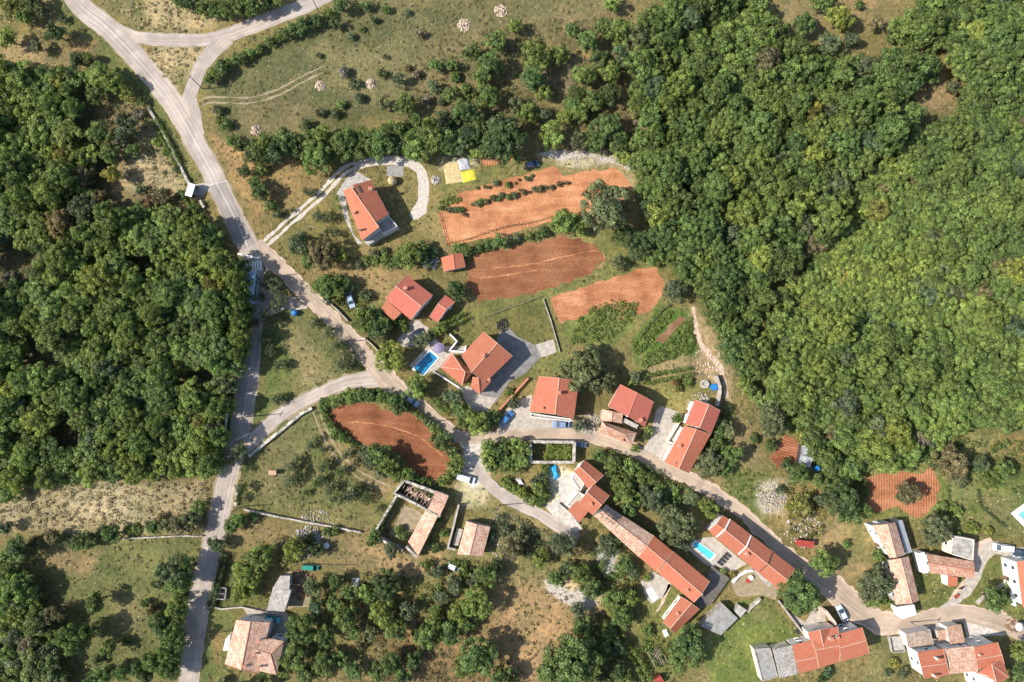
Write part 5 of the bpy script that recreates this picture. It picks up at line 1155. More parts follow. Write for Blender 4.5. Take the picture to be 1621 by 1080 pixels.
def trunk_mesh(r, top, low, seed):
    rnd = random.Random(seed); mb = MB(); tr = .06+.05*r; lean = Vector((rnd.uniform(-.3, .3), rnd.uniform(-.3, .3), low+(top-low)*.45))
    mb.tube((0, 0, -.1), lean*.45, tr*1.25, tr, 7); mb.tube(lean*.45, lean, tr, tr*.6, 7)
    for k in range(4):
        a = k*1.57+rnd.uniform(-.4, .4); s = lean*rnd.uniform(.4, .85); mb.tube(s, s+Vector((math.cos(a)*r*.55, math.sin(a)*r*.55, (top-low)*.3)), tr*.5, tr*.15, 5)
    return mb.mesh('trunk', M['bark'])
PROTO = {}
def protos():
    k = 0
    for cls, r, top, low, size, dens, gap, nvar in (
        ('big', 4.8, 9.2, 2.2, .36, 105, .04, 5), ('mid', 3.4, 7.2, 1.6, .33, 108, .04, 6), ('small', 2.2, 4.6, .9, .34, 90, .05, 4),
        ('olive', 2.2, 3.9, .9, .30, 62, .26, 4), ('thin', 3.4, 6.8, 1.4, .36, 46, .35, 3), ('bush', 1.35, 1.9, .1, .32, 84, .05, 5), ('scrub', 2.4, 2.9, .2, .36, 66, .12, 4)):
        L = []
        for v in range(nvar):
            k += 1; L.append((crown_mesh(r, top, low, size, dens, gap, 100+k), trunk_mesh(r, top, low, k)))
        PROTO[cls] = (r, top, L)
protos()
TINT = {'oak': (.094,.136,.041), 'dark': (.062,.094,.034), 'mid': (.118,.166,.046), 'bright': (.146,.196,.050), 'lime': (.176,.216,.050), 'yellow': (.185,.180,.045),
        'olive': (.104,.124,.062), 'pale': (.118,.146,.068), 'brown': (.150,.128,.062), 'grey': (.185,.165,.130), 'rust': (.165,.105,.050), 'blue': (.088,.132,.066)}
NTREE = [0]
def tree(px, py, rpx, tint, name, label, group, cat='tree', cls=None, hs=1.0):
    r = M2(rpx); i = NTREE[0] = NTREE[0]+1
    rnd = random.Random(i*7+3)
    if cls is None: cls = 'big' if r > 4.0 else 'mid' if r > 2.7 else 'small' if r > 1.75 else 'bush'
    r0, top, L = PROTO[cls]; s = .95*r/r0; cm, tm = L[rnd.randrange(len(L))]
    p = P(px, py, top*s*hs*.55)
    t = TINT[tint] if isinstance(tint, str) else tint; j = 1.08*rnd.uniform(.85, 1.18); h = rnd.uniform(-.10, .10)
    col = (t[0]*j*(1+h), t[1]*j, t[2]*j*(1-h), 1)
    if cls == 'bush':
        o = link(name, cm); o.location = (p.x, p.y, 0); o.rotation_euler = (0, 0, rnd.uniform(0, 6.28)); o.scale = (s, s, s*hs); o.color = col
        return tag(o, label, cat, group)
    root = empty(name, (p.x, p.y, 0), label, cat, group, rnd.uniform(0, 6.28)); root.scale = (s, s, s*hs)
    c = link('crown', cm, root); c.color = col; link('trunk', tm, root)
    return root
LANDMARKS = [(585,335,'stepped house'),(717,415,'small red shed'),(640,472,'front wing house'),(765,570,'hip winged villa'),(877,630,'balcony house'),(1000,642,'pink red house'),(977,685,'hipped white house'),(1112,690,'white walled pair'),(925,765,'white patio house'),(985,840,'ruined row end'),(1090,915,'long row house'),(1078,975,'detached low house'),(1200,870,'pool row'),(1138,982,'flat roofed outbuilding'),(405,1022,'pale terracotta house'),(660,785,'roofless barn'),(670,850,'ruin wing'),(750,852,'pinkish barn'),(874,714,'vine filled ruin'),(1407,860,'old farmhouse'),(1505,896,'red lean-to house'),(1523,867,'flat roofed house'),(1320,1020,'cross gable row'),(1520,1045,'bottom right block'),(1276,722,'greenhouse'),(308,305,'bus shelter'),(402,457,'bus'),(468,496,'blue container'),(290,100,'road junction triangle'),(431,748,'orchard hut'),(622,288,'straw stack'),(730,275,'yellow tarp'),(735,40,'first stone heap'),(793,17,'topmost stone heap'),(507,136,'small stone ring'),(587,133,'reddish stone ring'),(820,320,'upper red field'),(850,430,'oval red field'),(960,455,'striped red field'),(620,680,'hedged red field'),(1040,520,'vegetable garden'),(1400,780,'red garden plot'),(1240,715,'garden bed'),(675,575,'dark blue pool'),(1113,870,'turquoise pool'),(440,940,'grey barn'),(493,897,'green van'),(870,950,'brown clearing'),(200,950,'left meadow centre'),(1200,1020,'walled meadow'),(1480,156,'clearing in the wood'),(215,270,'dry clearing'),(1615,815,'green water pool'),(255,850,'meadow wall'),(556,475,'grey blue car'),(658,530,'black car'),(563,923,'white sheet'),(450,680,'dry stone wall of the link road'),(480,823,'south orchard wall'),(1222,788,'rock pile'),(1276,860,'red metal shed'),(1470,940,'end yard'),(330,60,'upper side road'),(345,410,'zebra crossing')]
CWORD = {'oak': 'deep green', 'dark': 'dark green', 'mid': 'mid green', 'bright': 'bright green', 'lime': 'lime green', 'yellow': 'yellowish', 'olive': 'grey green', 'pale': 'pale green', 'brown': 'brownish', 'grey': 'bare grey', 'rust': 'rusty brown', 'blue': 'blue green'}
ORD = ['nearest', 'second nearest', 'third nearest', 'fourth nearest', 'fifth nearest', 'sixth nearest', 'seventh nearest', 'eighth nearest', 'ninth nearest', 'tenth nearest', 'eleventh nearest', 'twelfth nearest']
AUTO = {}
def note(root, x, y, r, t, word):
    size = 'tiny' if r < 7 else 'small' if r < 11 else 'medium' if r < 17 else 'large' if r < 27 else 'huge'
    d, lx, ly, ln = min((math.hypot(x-a, y-b), a, b, c) for a, b, c in LANDMARKS)
    rel = ('right of' if x > lx else 'left of') if abs(x-lx) > abs(y-ly) else ('below' if y > ly else 'above')
    AUTO.setdefault((size, CWORD[t], word, rel, ln), []).append((d, root))
def name_all():
    for (size, c, word, rel, ln), L in AUTO.items():
        L.sort(key=lambda e: e[0])
        for k, (d, o) in enumerate(L):
            o['label'] = f'{size} {c} {word} {rel} the {ln}' if len(L) == 1 else f'{size} {c} {word} {rel} {ln}, {ORD[min(k, 11)]} such'
def trees(L, name, label, group, cat='tree', cls=None, hs=1.0):
    for e in L:
        x, y, r, t = e[:4]; lab = e[4] if len(e) > 4 else label; o = tree(x, y, r, t, name, lab, group, cat, cls, hs)
        if len(e) < 5: note(o, x, y, r, t, 'olive' if 'olive' in name else 'bush' if cat == 'bush' else 'tree')

def fill(poly, lo, hi, tints, name, label, group, word, seed):
    have = [(to_px(o.location.x, o.location.y)+(o.get('rpx', 18),)) for o in S.objects if o.parent is None and o.get('category') == 'tree']
    rs = random.Random(seed)
    for x, y, r in darts(poly, lo, hi, .95, seed, have, 1500):
        t = rs.choice(tints); o = tree(x, y, r, t, name, label, group); note(o, x, y, r, t, word)
# woods: individual trees where they show, spread at their crowns' spacing
WOODS = [
 ('left', [(-40,95),(40,108),(110,112),(180,104),(198,126),(165,160),(118,195),(150,205),(165,240),(138,300),(175,325),(225,330),(290,325),(330,345),(352,388),(380,425),(386,480),(388,560),(372,610),(358,650),(348,700),(330,748),(255,752),(150,762),(60,765),(-40,785)], (15,31), ['mid','mid','bright','bright','lime'], 1.0),
 ('tall', [(1005,190),(1000,110),(1010,30),(1080,-20),(1180,-25),(1235,40),(1300,100),(1400,85),(1478,92),(1488,130),(1452,190),(1402,235),(1348,290),(1330,350),(1282,408),(1222,448),(1200,520),(1218,560),(1190,612),(1160,590),(1122,495),(1078,430),(1040,372),(1012,310),(1005,250)], (18,31), ['oak','oak','mid','mid','mid','bright'], 1.12),
 ('low', [(1345,345),(1352,290),(1410,240),(1450,300),(1500,385),(1535,470),(1480,530),(1400,520),(1330,500),(1260,490),(1235,455),(1290,415)], (12,21), ['mid','bright','bright','lime'], .62),
 ('outer', [(1412,238),(1460,200),(1510,190),(1520,140),(1500,80),(1400,65),(1430,20),(1480,-25),(1650,-25),(1650,480),(1537,470),(1502,385),(1452,300)], (15,26), ['oak','mid','mid','bright'], .82),
 ('lower', [(1235,456),(1262,492),(1330,503),(1400,522),(1480,533),(1537,473),(1650,484),(1650,690),(1585,670),(1520,668),(1490,705),(1440,740),(1375,735),(1350,725),(1300,690),(1240,640),(1205,610),(1225,565),(1215,520)], (17,30), ['mid','mid','bright','bright'], .9),
 ('low', [(1178,600),(1230,650),(1290,690),(1340,730),(1360,735),(1360,760),(1300,750),(1270,700),(1235,668),(1195,640)], (13,21), ['mid','mid','bright'], .8),
 ('corner', [(-40,895),(20,900),(60,945),(92,1000),(100,1040),(115,1110),(-40,1110)], (17,25), ['oak','mid','bright','pale'], .9),
]
def darts(poly, rlo, rhi, sep, seed, taken=None, tries=9000, rfun=None):
    rs = np.random.RandomState(seed); a = np.array(poly); b0, b1 = a.min(0), a.max(0); pts = [] if taken is None else taken; out = []
    X = rs.uniform(b0[0], b1[0], tries); Y = rs.uniform(b0[1], b1[1], tries); ins = poly_sd(X, Y, poly)
    Rr = rlo+(rhi-rlo)*rs.rand(tries)**1.3; arr = np.array(pts) if len(pts) else np.zeros((0, 3))
    for x, y, r, s in zip(X, Y, Rr, ins):
        if s < r*.35: continue
        if len(arr) and ((arr[:, 0]-x)**2+(arr[:, 1]-y)**2 < (sep*(r+arr[:, 2])/2)**2).any(): continue
        arr = np.vstack([arr, [x, y, r]]); out.append((x, y, r))
    return out
def shade(tints, u):
    u = min(.999, max(0, u))*(len(tints)-1); i = int(u); a, b = TINT[tints[i]], TINT[tints[i+1]]
    return tuple(p+(q-p)*(u-i) for p, q in zip(a, b))
HOLES = [(1480,156,24),(178,305,26),(165,190,24),(12,420,30),(140,165,10),(190,255,14),(60,560,12),(230,420,10),(110,690,12),(300,600,9)]
wood = {'left': [], 'right': []}
for k, (kind, poly, (lo, hi), tints, hs) in enumerate(WOODS):
    D = darts(poly, lo, hi, 1.0, 40+k)
    rs = random.Random(k)
    for x, y, r in D:
        if any((x-a)**2+(y-b)**2 < (c+r*.6)**2 for a, b, c in HOLES): continue
        f = fbm(np.array([x*.012]), np.array([y*.012]), 77)[0]   # neighbours of one kind stand together
        t = shade(tints, (f-.25)/.5+rs.gauss(0, .16)) if rs.random() < .94 else rs.choice(['olive', 'pale', 'brown', 'yellow', 'lime', 'blue'])
        wood['left' if kind in ('left', 'corner') else 'right'].append((x, y, r, t, hs*rs.uniform(*((.55, 1.35) if kind == 'lower' else (.7, 1.28)))*(1.15 if kind == 'left' and x > 340 else 1), kind))
    # smaller trees fill the gaps
    for x, y, r in darts(poly, lo*.5, lo*.75, 1.05, 80+k, [(d[0], d[1], d[2]*.92) for d in D], 2500):
        if any((x-a)**2+(y-b)**2 < (c+r*.6)**2 for a, b, c in HOLES): continue
        wood['left' if kind in ('left', 'corner') else 'right'].append((x, y, r, shade(tints, rs.random()), hs*.85, kind))
rest = []
def wood_label(x, y, r, t, side):
    c = CWORD[t] if isinstance(t, str) else min(TINT, key=lambda k: sum((a-b)**2 for a, b in zip(TINT[k], t)) if k in ('oak', 'dark', 'mid', 'bright', 'lime') else 9); c = CWORD.get(c, c)
    if side == 'left': z = ('topmost' if y < 200 else 'upper' if y < 340 else 'middle' if y < 480 else 'lower' if y < 620 else 'lowest' if y < 800 else 'corner')+(' outer' if x < 110 else ' inner' if x < 240 else ' roadside')+' part'; w = 'the wood beside the main road'
    else: z = ('topmost' if y < 110 else 'upper' if y < 220 else 'middle' if y < 340 else 'lower' if y < 480 else 'lowest')+(' fieldside' if x < 1120 else ' inner' if x < 1230 else ' central' if x < 1360 else ' outer' if x < 1480 else ' edge')+' part'; w = 'the wood on the slope'
    return f"{'large' if r > 24 else 'medium' if r > 17 else 'small'} {c} tree in the {z} of {w}"
for side, lab, grp in (('left', 'broadleaf tree in the dense wood left of the main road', 'trees of the wood left of the main road'), ('right', 'broadleaf tree in the dense wood on the eastern slope', 'trees of the wood on the eastern slope')):
    L = [e for e in sorted(wood[side], key=lambda e: -e[2]*e[4])]
    n = WOOD_N[side]
    for x, y, r, t, hs, kind in L[:n]: tree(x, y, r, t, 'woodland_tree', wood_label(x, y, r, t, side), grp, 'tree', None, hs)
    rest += L[n:]
def scatter_rest(name, label, L):
    """the remaining small trees of the woods as one mass: points that carry the crowns of the trees above"""
    src = {}
    for o in S.objects:
        if o.name.startswith('crown') and o.data not in src: src[o.data] = o
    keys = [cm for cls in ('big', 'mid', 'small') for cm, _ in PROTO[cls][2] if cm in src]; rad = {cm: PROTO[cls][0] for cls in ('big', 'mid', 'small') for cm, _ in PROTO[cls][2]}
    me = bpy.data.meshes.new(name); pos, sc, rz, pid, tint = [], [], [], [], []
    rs = random.Random(5)
    for x, y, r, t, hs, kind in L:
        rm = M2(r); cls = 'big' if rm > 4.0 else 'mid' if rm > 2.7 else 'small'; c = [i for i, m in enumerate(keys) if m in [a for a, _ in PROTO[cls][2]]] or list(range(len(keys)))
        i = rs.choice(c); s = rm/rad[keys[i]]*1.0; p = P(x, y, PROTO[cls][1]*s*hs*.5); pos.append((p.x, p.y, 0)); sc.append((s, s, s*hs)); rz.append((0, 0, rs.uniform(0, 6.28))); pid.append(i)
        j = 1.08*rs.uniform(.85, 1.18); tint.append(tuple(v*j for v in (TINT[t] if isinstance(t, str) else t))+(1,))
    me.from_pydata(pos, [], []); n = len(pos)
    me.attributes.new('sc', 'FLOAT_VECTOR', 'POINT').data.foreach_set('vector', np.array(sc, np.float32).ravel())
    me.attributes.new('rz', 'FLOAT_VECTOR', 'POINT').data.foreach_set('vector', np.array(rz, np.float32).ravel())
    me.attributes.new('pid', 'INT', 'POINT').data.foreach_set('value', np.array(pid, np.int32))
    me.attributes.new('tint', 'FLOAT_COLOR', 'POINT').data.foreach_set('color', np.array(tint, np.float32).ravel())
    o = tag(link(name, me), label, None, None, 'stuff')
    g = bpy.data.node_groups.new('mass_of_crowns', 'GeometryNodeTree'); g.interface.new_socket('Geometry', in_out='INPUT', socket_type='NodeSocketGeometry'); g.interface.new_socket('Geometry', in_out='OUTPUT', socket_type='NodeSocketGeometry')
    N = g.nodes.new; gi, go = N('NodeGroupInput'), N('NodeGroupOutput'); iop = N('GeometryNodeInstanceOnPoints'); jn = N('GeometryNodeJoinGeometry'); lk = g.links.new
    for m in reversed(keys):
        oi = N('GeometryNodeObjectInfo'); oi.inputs['Object'].default_value = src[m]; oi.inputs['As Instance'].default_value = True; lk(oi.outputs['Geometry'], jn.inputs[0])
    def attr(nm, ty):
        a = N('GeometryNodeInputNamedAttribute'); a.data_type = ty; a.inputs['Name'].default_value = nm; return a.outputs['Attribute']
    iop.inputs['Pick Instance'].default_value = True
    lk(gi.outputs[0], iop.inputs['Points']); lk(jn.outputs[0], iop.inputs['Instance']); lk(attr('pid', 'INT'), iop.inputs['Instance Index']); lk(attr('rz', 'FLOAT_VECTOR'), iop.inputs['Rotation']); lk(attr('sc', 'FLOAT_VECTOR'), iop.inputs['Scale'])
    lk(iop.outputs[0], go.inputs[0]); md = o.modifiers.new('crowns', 'NODES'); md.node_group = g
if rest: scatter_rest('woodland', 'remaining small trees filling the woods on both sides', rest)

# trees and bushes that stand by themselves
trees([(411,244,19,'oak'),(437,238,21,'dark'),(421,231,20,'mid'),(465,225,18,'oak'),(468,240,15,'dark'),(496,232,16,'oak'),(503,251,27,'bright','large bright tree overhanging the start of the gravel loop'),(511,215,18,'mid'),(548,233,23,'oak'),(576,219,18,'mid'),(570,238,18,'oak'),(604,231,23,'mid'),(618,207,16,'mid'),(632,234,14,'pale'),(659,237,22,'bright'),(654,218,14,'mid'),(685,226,25,'oak'),(711,228,20,'mid'),(662,194,14,'oak'),(703,197,20,'dark'),(737,179,22,'oak'),(773,155,20,'mid'),(730,232,16,'pale'),(745,215,18,'dark'),(752,243,12,'lime'),(760,200,18,'oak'),(800,222,38,'dark','very large dark tree at the head of the upper red field'),(770,240,16,'oak'),
       (875,215,22,'lime','yellow green round tree right of the very large dark tree'),(960,205,26,'oak'),(981,228,18,'mid'),(940,225,18,'mid'),(915,225,16,'olive'),(985,250,14,'lime')], 'broadleaf_tree', 'green tree in the belt between the open field and the gravel loop', 'tree belt above the houses')
trees([(784,67,18,'mid'),(776,104,22,'oak'),(763,124,18,'mid'),(747,85,14,'oak'),(714,104,11,'mid'),(690,104,11,'mid'),(714,150,14,'mid'),(740,145,14,'oak'),(688,140,12,'pale'),(815,44,14,'bright'),(847,91,26,'mid'),(844,127,22,'oak'),(862,148,15,'mid'),(885,88,16,'mid'),(930,67,19,'mid'),(924,122,20,'bright'),(966,117,18,'lime'),(952,95,18,'oak'),(985,91,20,'blue'),(981,52,22,'mid'),(968,8,15,'bright'),(955,45,16,'oak'),(905,50,14,'mid'),(915,150,16,'oak'),(940,160,18,'mid'),(965,150,18,'dark'),(905,168,15,'mid'),(895,185,14,'lime'),(918,178,16,'bright'),(835,180,18,'mid'),(818,165,14,'pale'),(862,182,12,'olive'),(1033,143,26,'blue'),(1020,115,16,'mid'),(1012,189,13,'grey'),(1072,195,18,'mid'),(1060,222,16,'lime'),(1080,230,15,'mid'),(1040,215,12,'olive'),(1002,160,10,'mid'),(1030,235,16,'pale'),(1090,170,18,'lime'),(1100,195,18,'yellow'),(1045,250,18,'mid'),(1070,262,20,'oak'),(1020,262,15,'olive'),(1328,32,22,'lime','round yellow green tree in the gap at the top of the slope'),(1300,5,17,'mid'),(1270,40,20,'oak'),(1360,8,8,'mid'),(1310,70,18,'pale'),(1345,65,14,'olive'),(1385,40,12,'brown'),(1420,45,15,'pale'),(1510,200,14,'pale'),(1505,140,13,'olive'),(1530,165,14,'pale')], 'broadleaf_tree', 'green tree scattered at the edge of the open field', 'trees scattered right of the open field')
trees([(641,168,18,'mid','round green tree near the reddish stone ring'),(607,163,13,'olive'),(631,127,12,'olive'),(545,114,10,'grey'),(561,132,10,'olive'),(605,117,8,'dark'),(568,155,9,'olive'),(540,166,8,'mid'),(506,179,8,'olive'),(532,181,9,'olive'),(488,199,10,'dark'),(556,58,7,'olive'),(610,90,5,'olive'),(665,55,9,'grey','bare grey bush standing in the open field'),(645,20,6,'olive'),(612,16,8,'mid'),(581,12,10,'oak'),(593,33,7,'dark'),(505,88,5,'olive'),(572,47,6,'mid'),(645,108,7,'brown'),(660,118,8,'grey'),(720,123,9,'mid'),(676,160,9,'grey'),(640,200,10,'olive'),(700,160,8,'olive'),(720,180,10,'grey')], 'bush', 'small bush in the dry grass of the open field', 'bushes of the open field', 'bush')
trees([(428,66,10,'mid'),(452,54,11,'oak'),(440,60,9,'oak'),(465,47,11,'mid'),(478,41,13,'oak'),(492,36,11,'dark'),(504,33,12,'oak'),(530,38,11,'dark'),(540,10,15,'oak'),(520,25,10,'mid'),(334,127,11,'oak'),(342,117,11,'mid'),(350,109,12,'oak'),(360,102,10,'mid'),(376,96,11,'oak'),(388,89,9,'mid'),(397,84,9,'mid'),(412,78,9,'oak')], 'roadside_bush', 'dense bush in the hedge along the upper side road', 'hedge bushes of the upper side road', 'bush')
trees([(285,2,14,'oak'),(305,8,15,'dark'),(324,12,16,'oak'),(345,14,16,'mid'),(363,15,17,'bright'),(385,10,17,'mid'),(402,8,18,'oak'),(425,4,14,'dark'),(440,3,13,'mid')], 'broadleaf_tree', 'dark green tree at the top edge above the side road', 'trees above the upper side road')
trees([(345,174,9,'olive'),(348,190,8,'mid'),(360,198,10,'oak'),(368,224,11,'mid'),(381,234,11,'oak'),(397,250,12,'dark'),(389,272,12,'dark'),(405,288,12,'mid'),(413,303,16,'oak','round tree with a long shadow in the dry verge by the main road'),(428,325,10,'oak'),(441,340,9,'olive'),(416,268,10,'mid')], 'verge_tree', 'green tree on the reddish verge right of the main road', 'trees of the reddish verge')
trees([(21,13,20,'yellow'),(41,28,15,'mid'),(15,62,15,'lime'),(91,54,18,'dark','dark round tree beside the main road near the top left'),(52,5,16,'mid'),(68,20,12,'olive'),(124,97,13,'dark'),(140,92,11,'mid'),(60,75,12,'olive'),(100,30,8,'olive'),(200,147,13,'lime'),(202,202,20,'olive'),(213,238,12,'mid'),(190,225,12,'olive'),(225,160,9,'oak'),(248,225,8,'bright'),(262,240,7,'bright'),(181,277,16,'yellow'),(160,212,20,'mid'),(175,245,16,'mid'),(152,150,16,'mid'),(195,185,10,'brown'),(260,310,14,'brown'),(235,320,14,'rust'),(290,310,9,'oak'),(280,268,6,'oak'),(218,180,10,'grey'),(160,310,12,'brown'),(10,380,13,'olive'),(25,455,16,'oak'),(15,440,9,'grey'),(225,300,9,'olive')], 'broadleaf_tree', 'tree on the dry slope between the wood and the main road', 'trees of the dry slope')
trees([(487,305,9,'olive'),(497,307,8,'olive'),(504,342,10,'olive'),(520,344,11,'olive'),(518,367,9,'olive'),(533,370,9,'olive'),(463,333,5,'dark'),(533,314,6,'lime'),(539,329,6,'bright')], 'olive_tree', 'small grey green olive on the lawn left of the stepped house', 'olives of the stepped house', 'olive tree', 'olive')
trees([(476,386,19,'blue','blue green tree at the corner of the gravel drive'),(509,402,25,'brown','large olive brown tree on the lane bend'),(490,410,15,'mid'),(540,403,12,'lime','small lime green tree beside the large olive brown one'),(596,414,11,'oak'),(612,412,12,'mid'),(628,412,13,'mid'),(648,404,21,'bright','bright tree west of the small red shed'),(667,396,13,'mid'),(672,414,12,'dark'),(685,402,10,'dark'),(582,412,9,'oak'),(570,420,8,'olive'),(517,452,18,'bright'),(530,446,15,'mid'),(536,462,14,'mid'),(520,470,12,'olive'),(505,455,10,'oak'),(550,450,12,'oak'),(578,467,10,'olive'),(578,508,20,'mid'),(592,498,15,'mid'),(600,520,18,'oak'),(604,530,16,'olive'),(590,525,14,'dark'),(611,512,15,'oak'),(607,530,12,'dark'),(635,510,10,'bright'),(640,520,8,'mid'),(620,566,25,'lime','large lime green round tree where the lanes meet'),(661,612,19,'bright','green tree between the pool and the lane'),(668,622,12,'mid'),(668,538,13,'olive','grey green olive beside the black car'),(697,521,11,'bright','bright bush at the upper corner of the pool terrace'),(685,528,9,'mid'),(717,628,14,'pale'),(708,636,10,'olive'),(727,648,13,'mid'),(722,461,16,'oak','round dark tree casting shadow on the oval field'),(757,672,20,'bright','bright tree on the lane corner below the villa drive'),(742,655,13,'mid'),(770,665,14,'oak'),(732,668,10,'oak'),(813,640,11,'olive','small olive beside the red capped wall'),(807,622,8,'mid'),(780,660,11,'mid'),(594,403,9,'olive'),(608,398,7,'mid')], 'garden_tree', 'garden tree among the houses of the northern hamlet', 'garden trees of the northern hamlet')
trees([(958,329,41,'pale','huge round pale green tree at the right end of the upper red field'),(897,352,22,'bright'),(915,360,16,'lime'),(880,358,13,'mid'),(862,368,9,'oak'),(839,375,8,'mid'),(852,372,7,'mid'),(820,378,8,'olive'),(790,383,14,'mid'),(775,388,10,'oak'),(758,394,9,'mid'),(738,396,11,'oak'),(724,392,9,'mid'),(984,373,17,'oak'),(1007,388,24,'dark'),(979,414,13,'olive'),(1067,461,18,'olive','grey green tree at the right end of the striped field'),(1062,408,14,'bright'),(1035,405,16,'mid'),(1045,350,18,'olive'),(1030,330,20,'dark'),(1030,290,18,'mid'),(1050,375,14,'mid'),(1085,440,14,'mid')], 'field_tree', 'tree in the hedgerow between the red fields', 'hedgerow trees of the red fields')
trees([(500,695,9,'olive'),(464,740,13,'olive'),(470,728,10,'olive'),(459,762,12,'olive'),(475,752,10,'dark'),(512,739,10,'dark'),(520,732,9,'olive'),(538,748,9,'dark'),(546,742,8,'olive'),(500,765,9,'mid'),(508,758,9,'olive'),(525,773,12,'olive'),(556,779,14,'olive'),(545,788,14,'pale'),(570,772,11,'dark'),(582,778,9,'olive'),(530,790,9,'pale'),(485,780,7,'mid'),(556,715,10,'olive'),(548,720,8,'dark'),(565,732,9,'olive'),(572,725,9,'dark'),(598,805,7,'olive'),(510,712,8,'olive'),(492,706,8,'pale'),(580,790,10,'dark')], 'olive_tree', 'grey green olive in the orchard below the link road', 'olives of the orchard', 'olive tree', 'olive')
trees([(442,579,12,'olive'),(452,576,9,'dark'),(439,632,11,'olive'),(449,628,8,'dark'),(497,513,10,'olive'),(505,508,8,'dark'),(519,528,10,'olive'),(525,520,8,'dark'),(538,543,11,'olive'),(546,550,10,'dark'),(531,548,10,'olive'),(552,558,11,'dark'),(545,569,11,'olive'),(556,580,10,'dark'),(540,580,11,'olive'),(560,570,9,'olive')], 'olive_tree', 'grey green olive in the grass triangle between the roads', 'olives of the grass triangle', 'olive tree', 'olive')
trees([(441,456,14,'olive'),(426,447,15,'olive','thin tree leaning over the bus'),(447,474,14,'olive'),(436,484,12,'pale'),(420,500,12,'olive'),(395,490,11,'oak'),(392,515,12,'oak'),(420,535,11,'olive'),(388,545,12,'mid'),(428,555,10,'olive'),(405,512,8,'olive'),(415,470,8,'olive')], 'roadside_tree', 'thin tree shading the main road near the bus', 'thin trees over the main road', 'tree', 'thin', 1.2)
trees([(381,447,21,'oak'),(382,476,20,'mid'),(379,422,17,'oak'),(384,503,19,'oak'),(384,532,18,'mid'),(380,562,17,'oak'),(362,640,16,'oak'),(350,690,18,'mid'),(338,728,18,'oak')], 'roadside_tree', 'tall tree at the wood edge shading the main road', 'tall roadside trees of the wood edge', 'tree', None, 1.5)
trees([(352,735,16,'oak'),(346,722,16,'mid'),(378,718,13,'pale'),(382,708,11,'pale'),(366,728,10,'olive'),(383,772,10,'dark'),(378,790,8,'oak'),(390,742,6,'mid')], 'roadside_tree', 'tree shading the lower main road at the orchard corner', 'trees at the orchard corner', 'tree', 'thin', 1.3)
trees([(511,638,8,'mid'),(520,637,8,'bright'),(530,635,10,'mid'),(543,631,11,'mid'),(556,628,13,'bright'),(570,627,11,'mid'),(583,625,11,'oak'),(596,626,10,'dark'),(606,628,13,'mid'),(618,634,13,'mid'),(630,640,17,'oak'),(512,650,7,'oak'),(517,662,7,'mid'),(524,675,8,'bright'),(532,686,10,'bright'),(541,692,9,'mid'),(550,697,7,'mid'),(560,703,6,'oak'),(645,645,9,'oak'),(658,652,7,'mid'),(668,660,8,'mid'),(678,668,8,'oak'),(687,678,9,'mid'),(700,697,18,'oak','round dark tree at the eastern end of the hedged red field'),(716,718,11,'mid'),(723,732,13,'bright'),(722,745,11,'mid'),(710,755,10,'mid'),(700,762,8,'bright'),(600,720,19,'mid'),(589,728,16,'olive'),(617,734,19,'mid'),(604,746,15,'olive'),(631,732,13,'oak'),(644,749,12,'bright'),(656,757,9,'mid'),(668,764,9,'mid'),(680,770,8,'mid'),(690,776,7,'oak'),(630,752,12,'mid'),(578,718,11,'olive')], 'hedge_tree', 'bushy green tree of the hedge around the hedged red field', 'hedge trees around the hedged red field')
trees([(776,708,14,'bright'),(772,724,15,'bright'),(780,738,13,'mid'),(790,715,13,'oak'),(800,705,11,'mid'),(818,703,13,'bright'),(830,712,14,'mid'),(824,726,14,'bright'),(803,735,13,'bright'),(790,730,12,'dark'),(815,740,11,'mid'),(835,728,9,'mid'),(853,772,14,'mid'),(858,755,10,'olive'),(862,740,8,'bright'),(800,764,9,'bright'),(808,769,8,'mid'),(816,774,8,'mid'),(825,780,9,'lime'),(835,786,9,'mid'),(845,792,9,'bright'),(855,794,9,'mid'),(861,785,10,'mid'),(845,762,8,'olive')], 'hedge_tree', 'bright bush of the hedge block west of the white patio', 'bushes of the hedge block', 'bush')
trees([(921,588,33,'pale','tall pale green tree behind the balcony house',),(949,603,25,'olive','grey green tree leaning against the pink red house'),(905,600,18,'pale'),(935,560,16,'pale'),(954,675,8,'olive'),(1028,683,8,'mid'),(1022,690,7,'oak'),(1006,710,7,'bright','small bright round bush at the corner of the hipped white house'),(1073,663,9,'mid'),(916,674,11,'olive'),(1006,596,12,'olive'),(1000,606,8,'lime'),(1073,615,7,'yellow'),(1088,606,8,'bright'),(1070,605,7,'rust'),(1128,668,12,'oak'),(1138,680,13,'mid'),(1133,700,14,'oak'),(1122,732,24,'olive','broad brownish green tree right of the lower long house'),(1156,720,18,'mid'),(1145,740,14,'mid'),(1150,680,14,'pale'),(1180,610,15,'mid'),(988,779,18,'mid'),(994,803,15,'oak'),(1009,790,13,'mid'),(975,765,11,'mid'),(1035,791,18,'olive'),(1020,775,12,'olive'),(1045,775,11,'mid'),(1071,835,30,'pale','tall pale tree between the ruined row end and the pool'),(1060,815,17,'olive'),(1085,860,12,'olive'),(1094,788,12,'pale'),(1120,805,16,'bright','bright bush at the upper end of the pool row'),(965,866,16,'olive'),(978,858,12,'mid'),(990,892,14,'oak'),(1003,905,10,'olive'),(1263,940,33,'oak','big round tree where the lane meets the pool row'),(1304,889,22,'bright','bright palm like tree near the red shed'),(1382,920,28,'olive','grey green tree left of the lower old farmhouse'),(1375,945,15,'mid'),(1395,948,10,'bright'),(1390,880,12,'bright'),(1400,875,9,'mid'),(1250,800,9,'yellow'),(1235,775,8,'olive')], 'garden_tree', 'garden tree among the houses of the southern hamlet', 'garden trees of the southern hamlet')
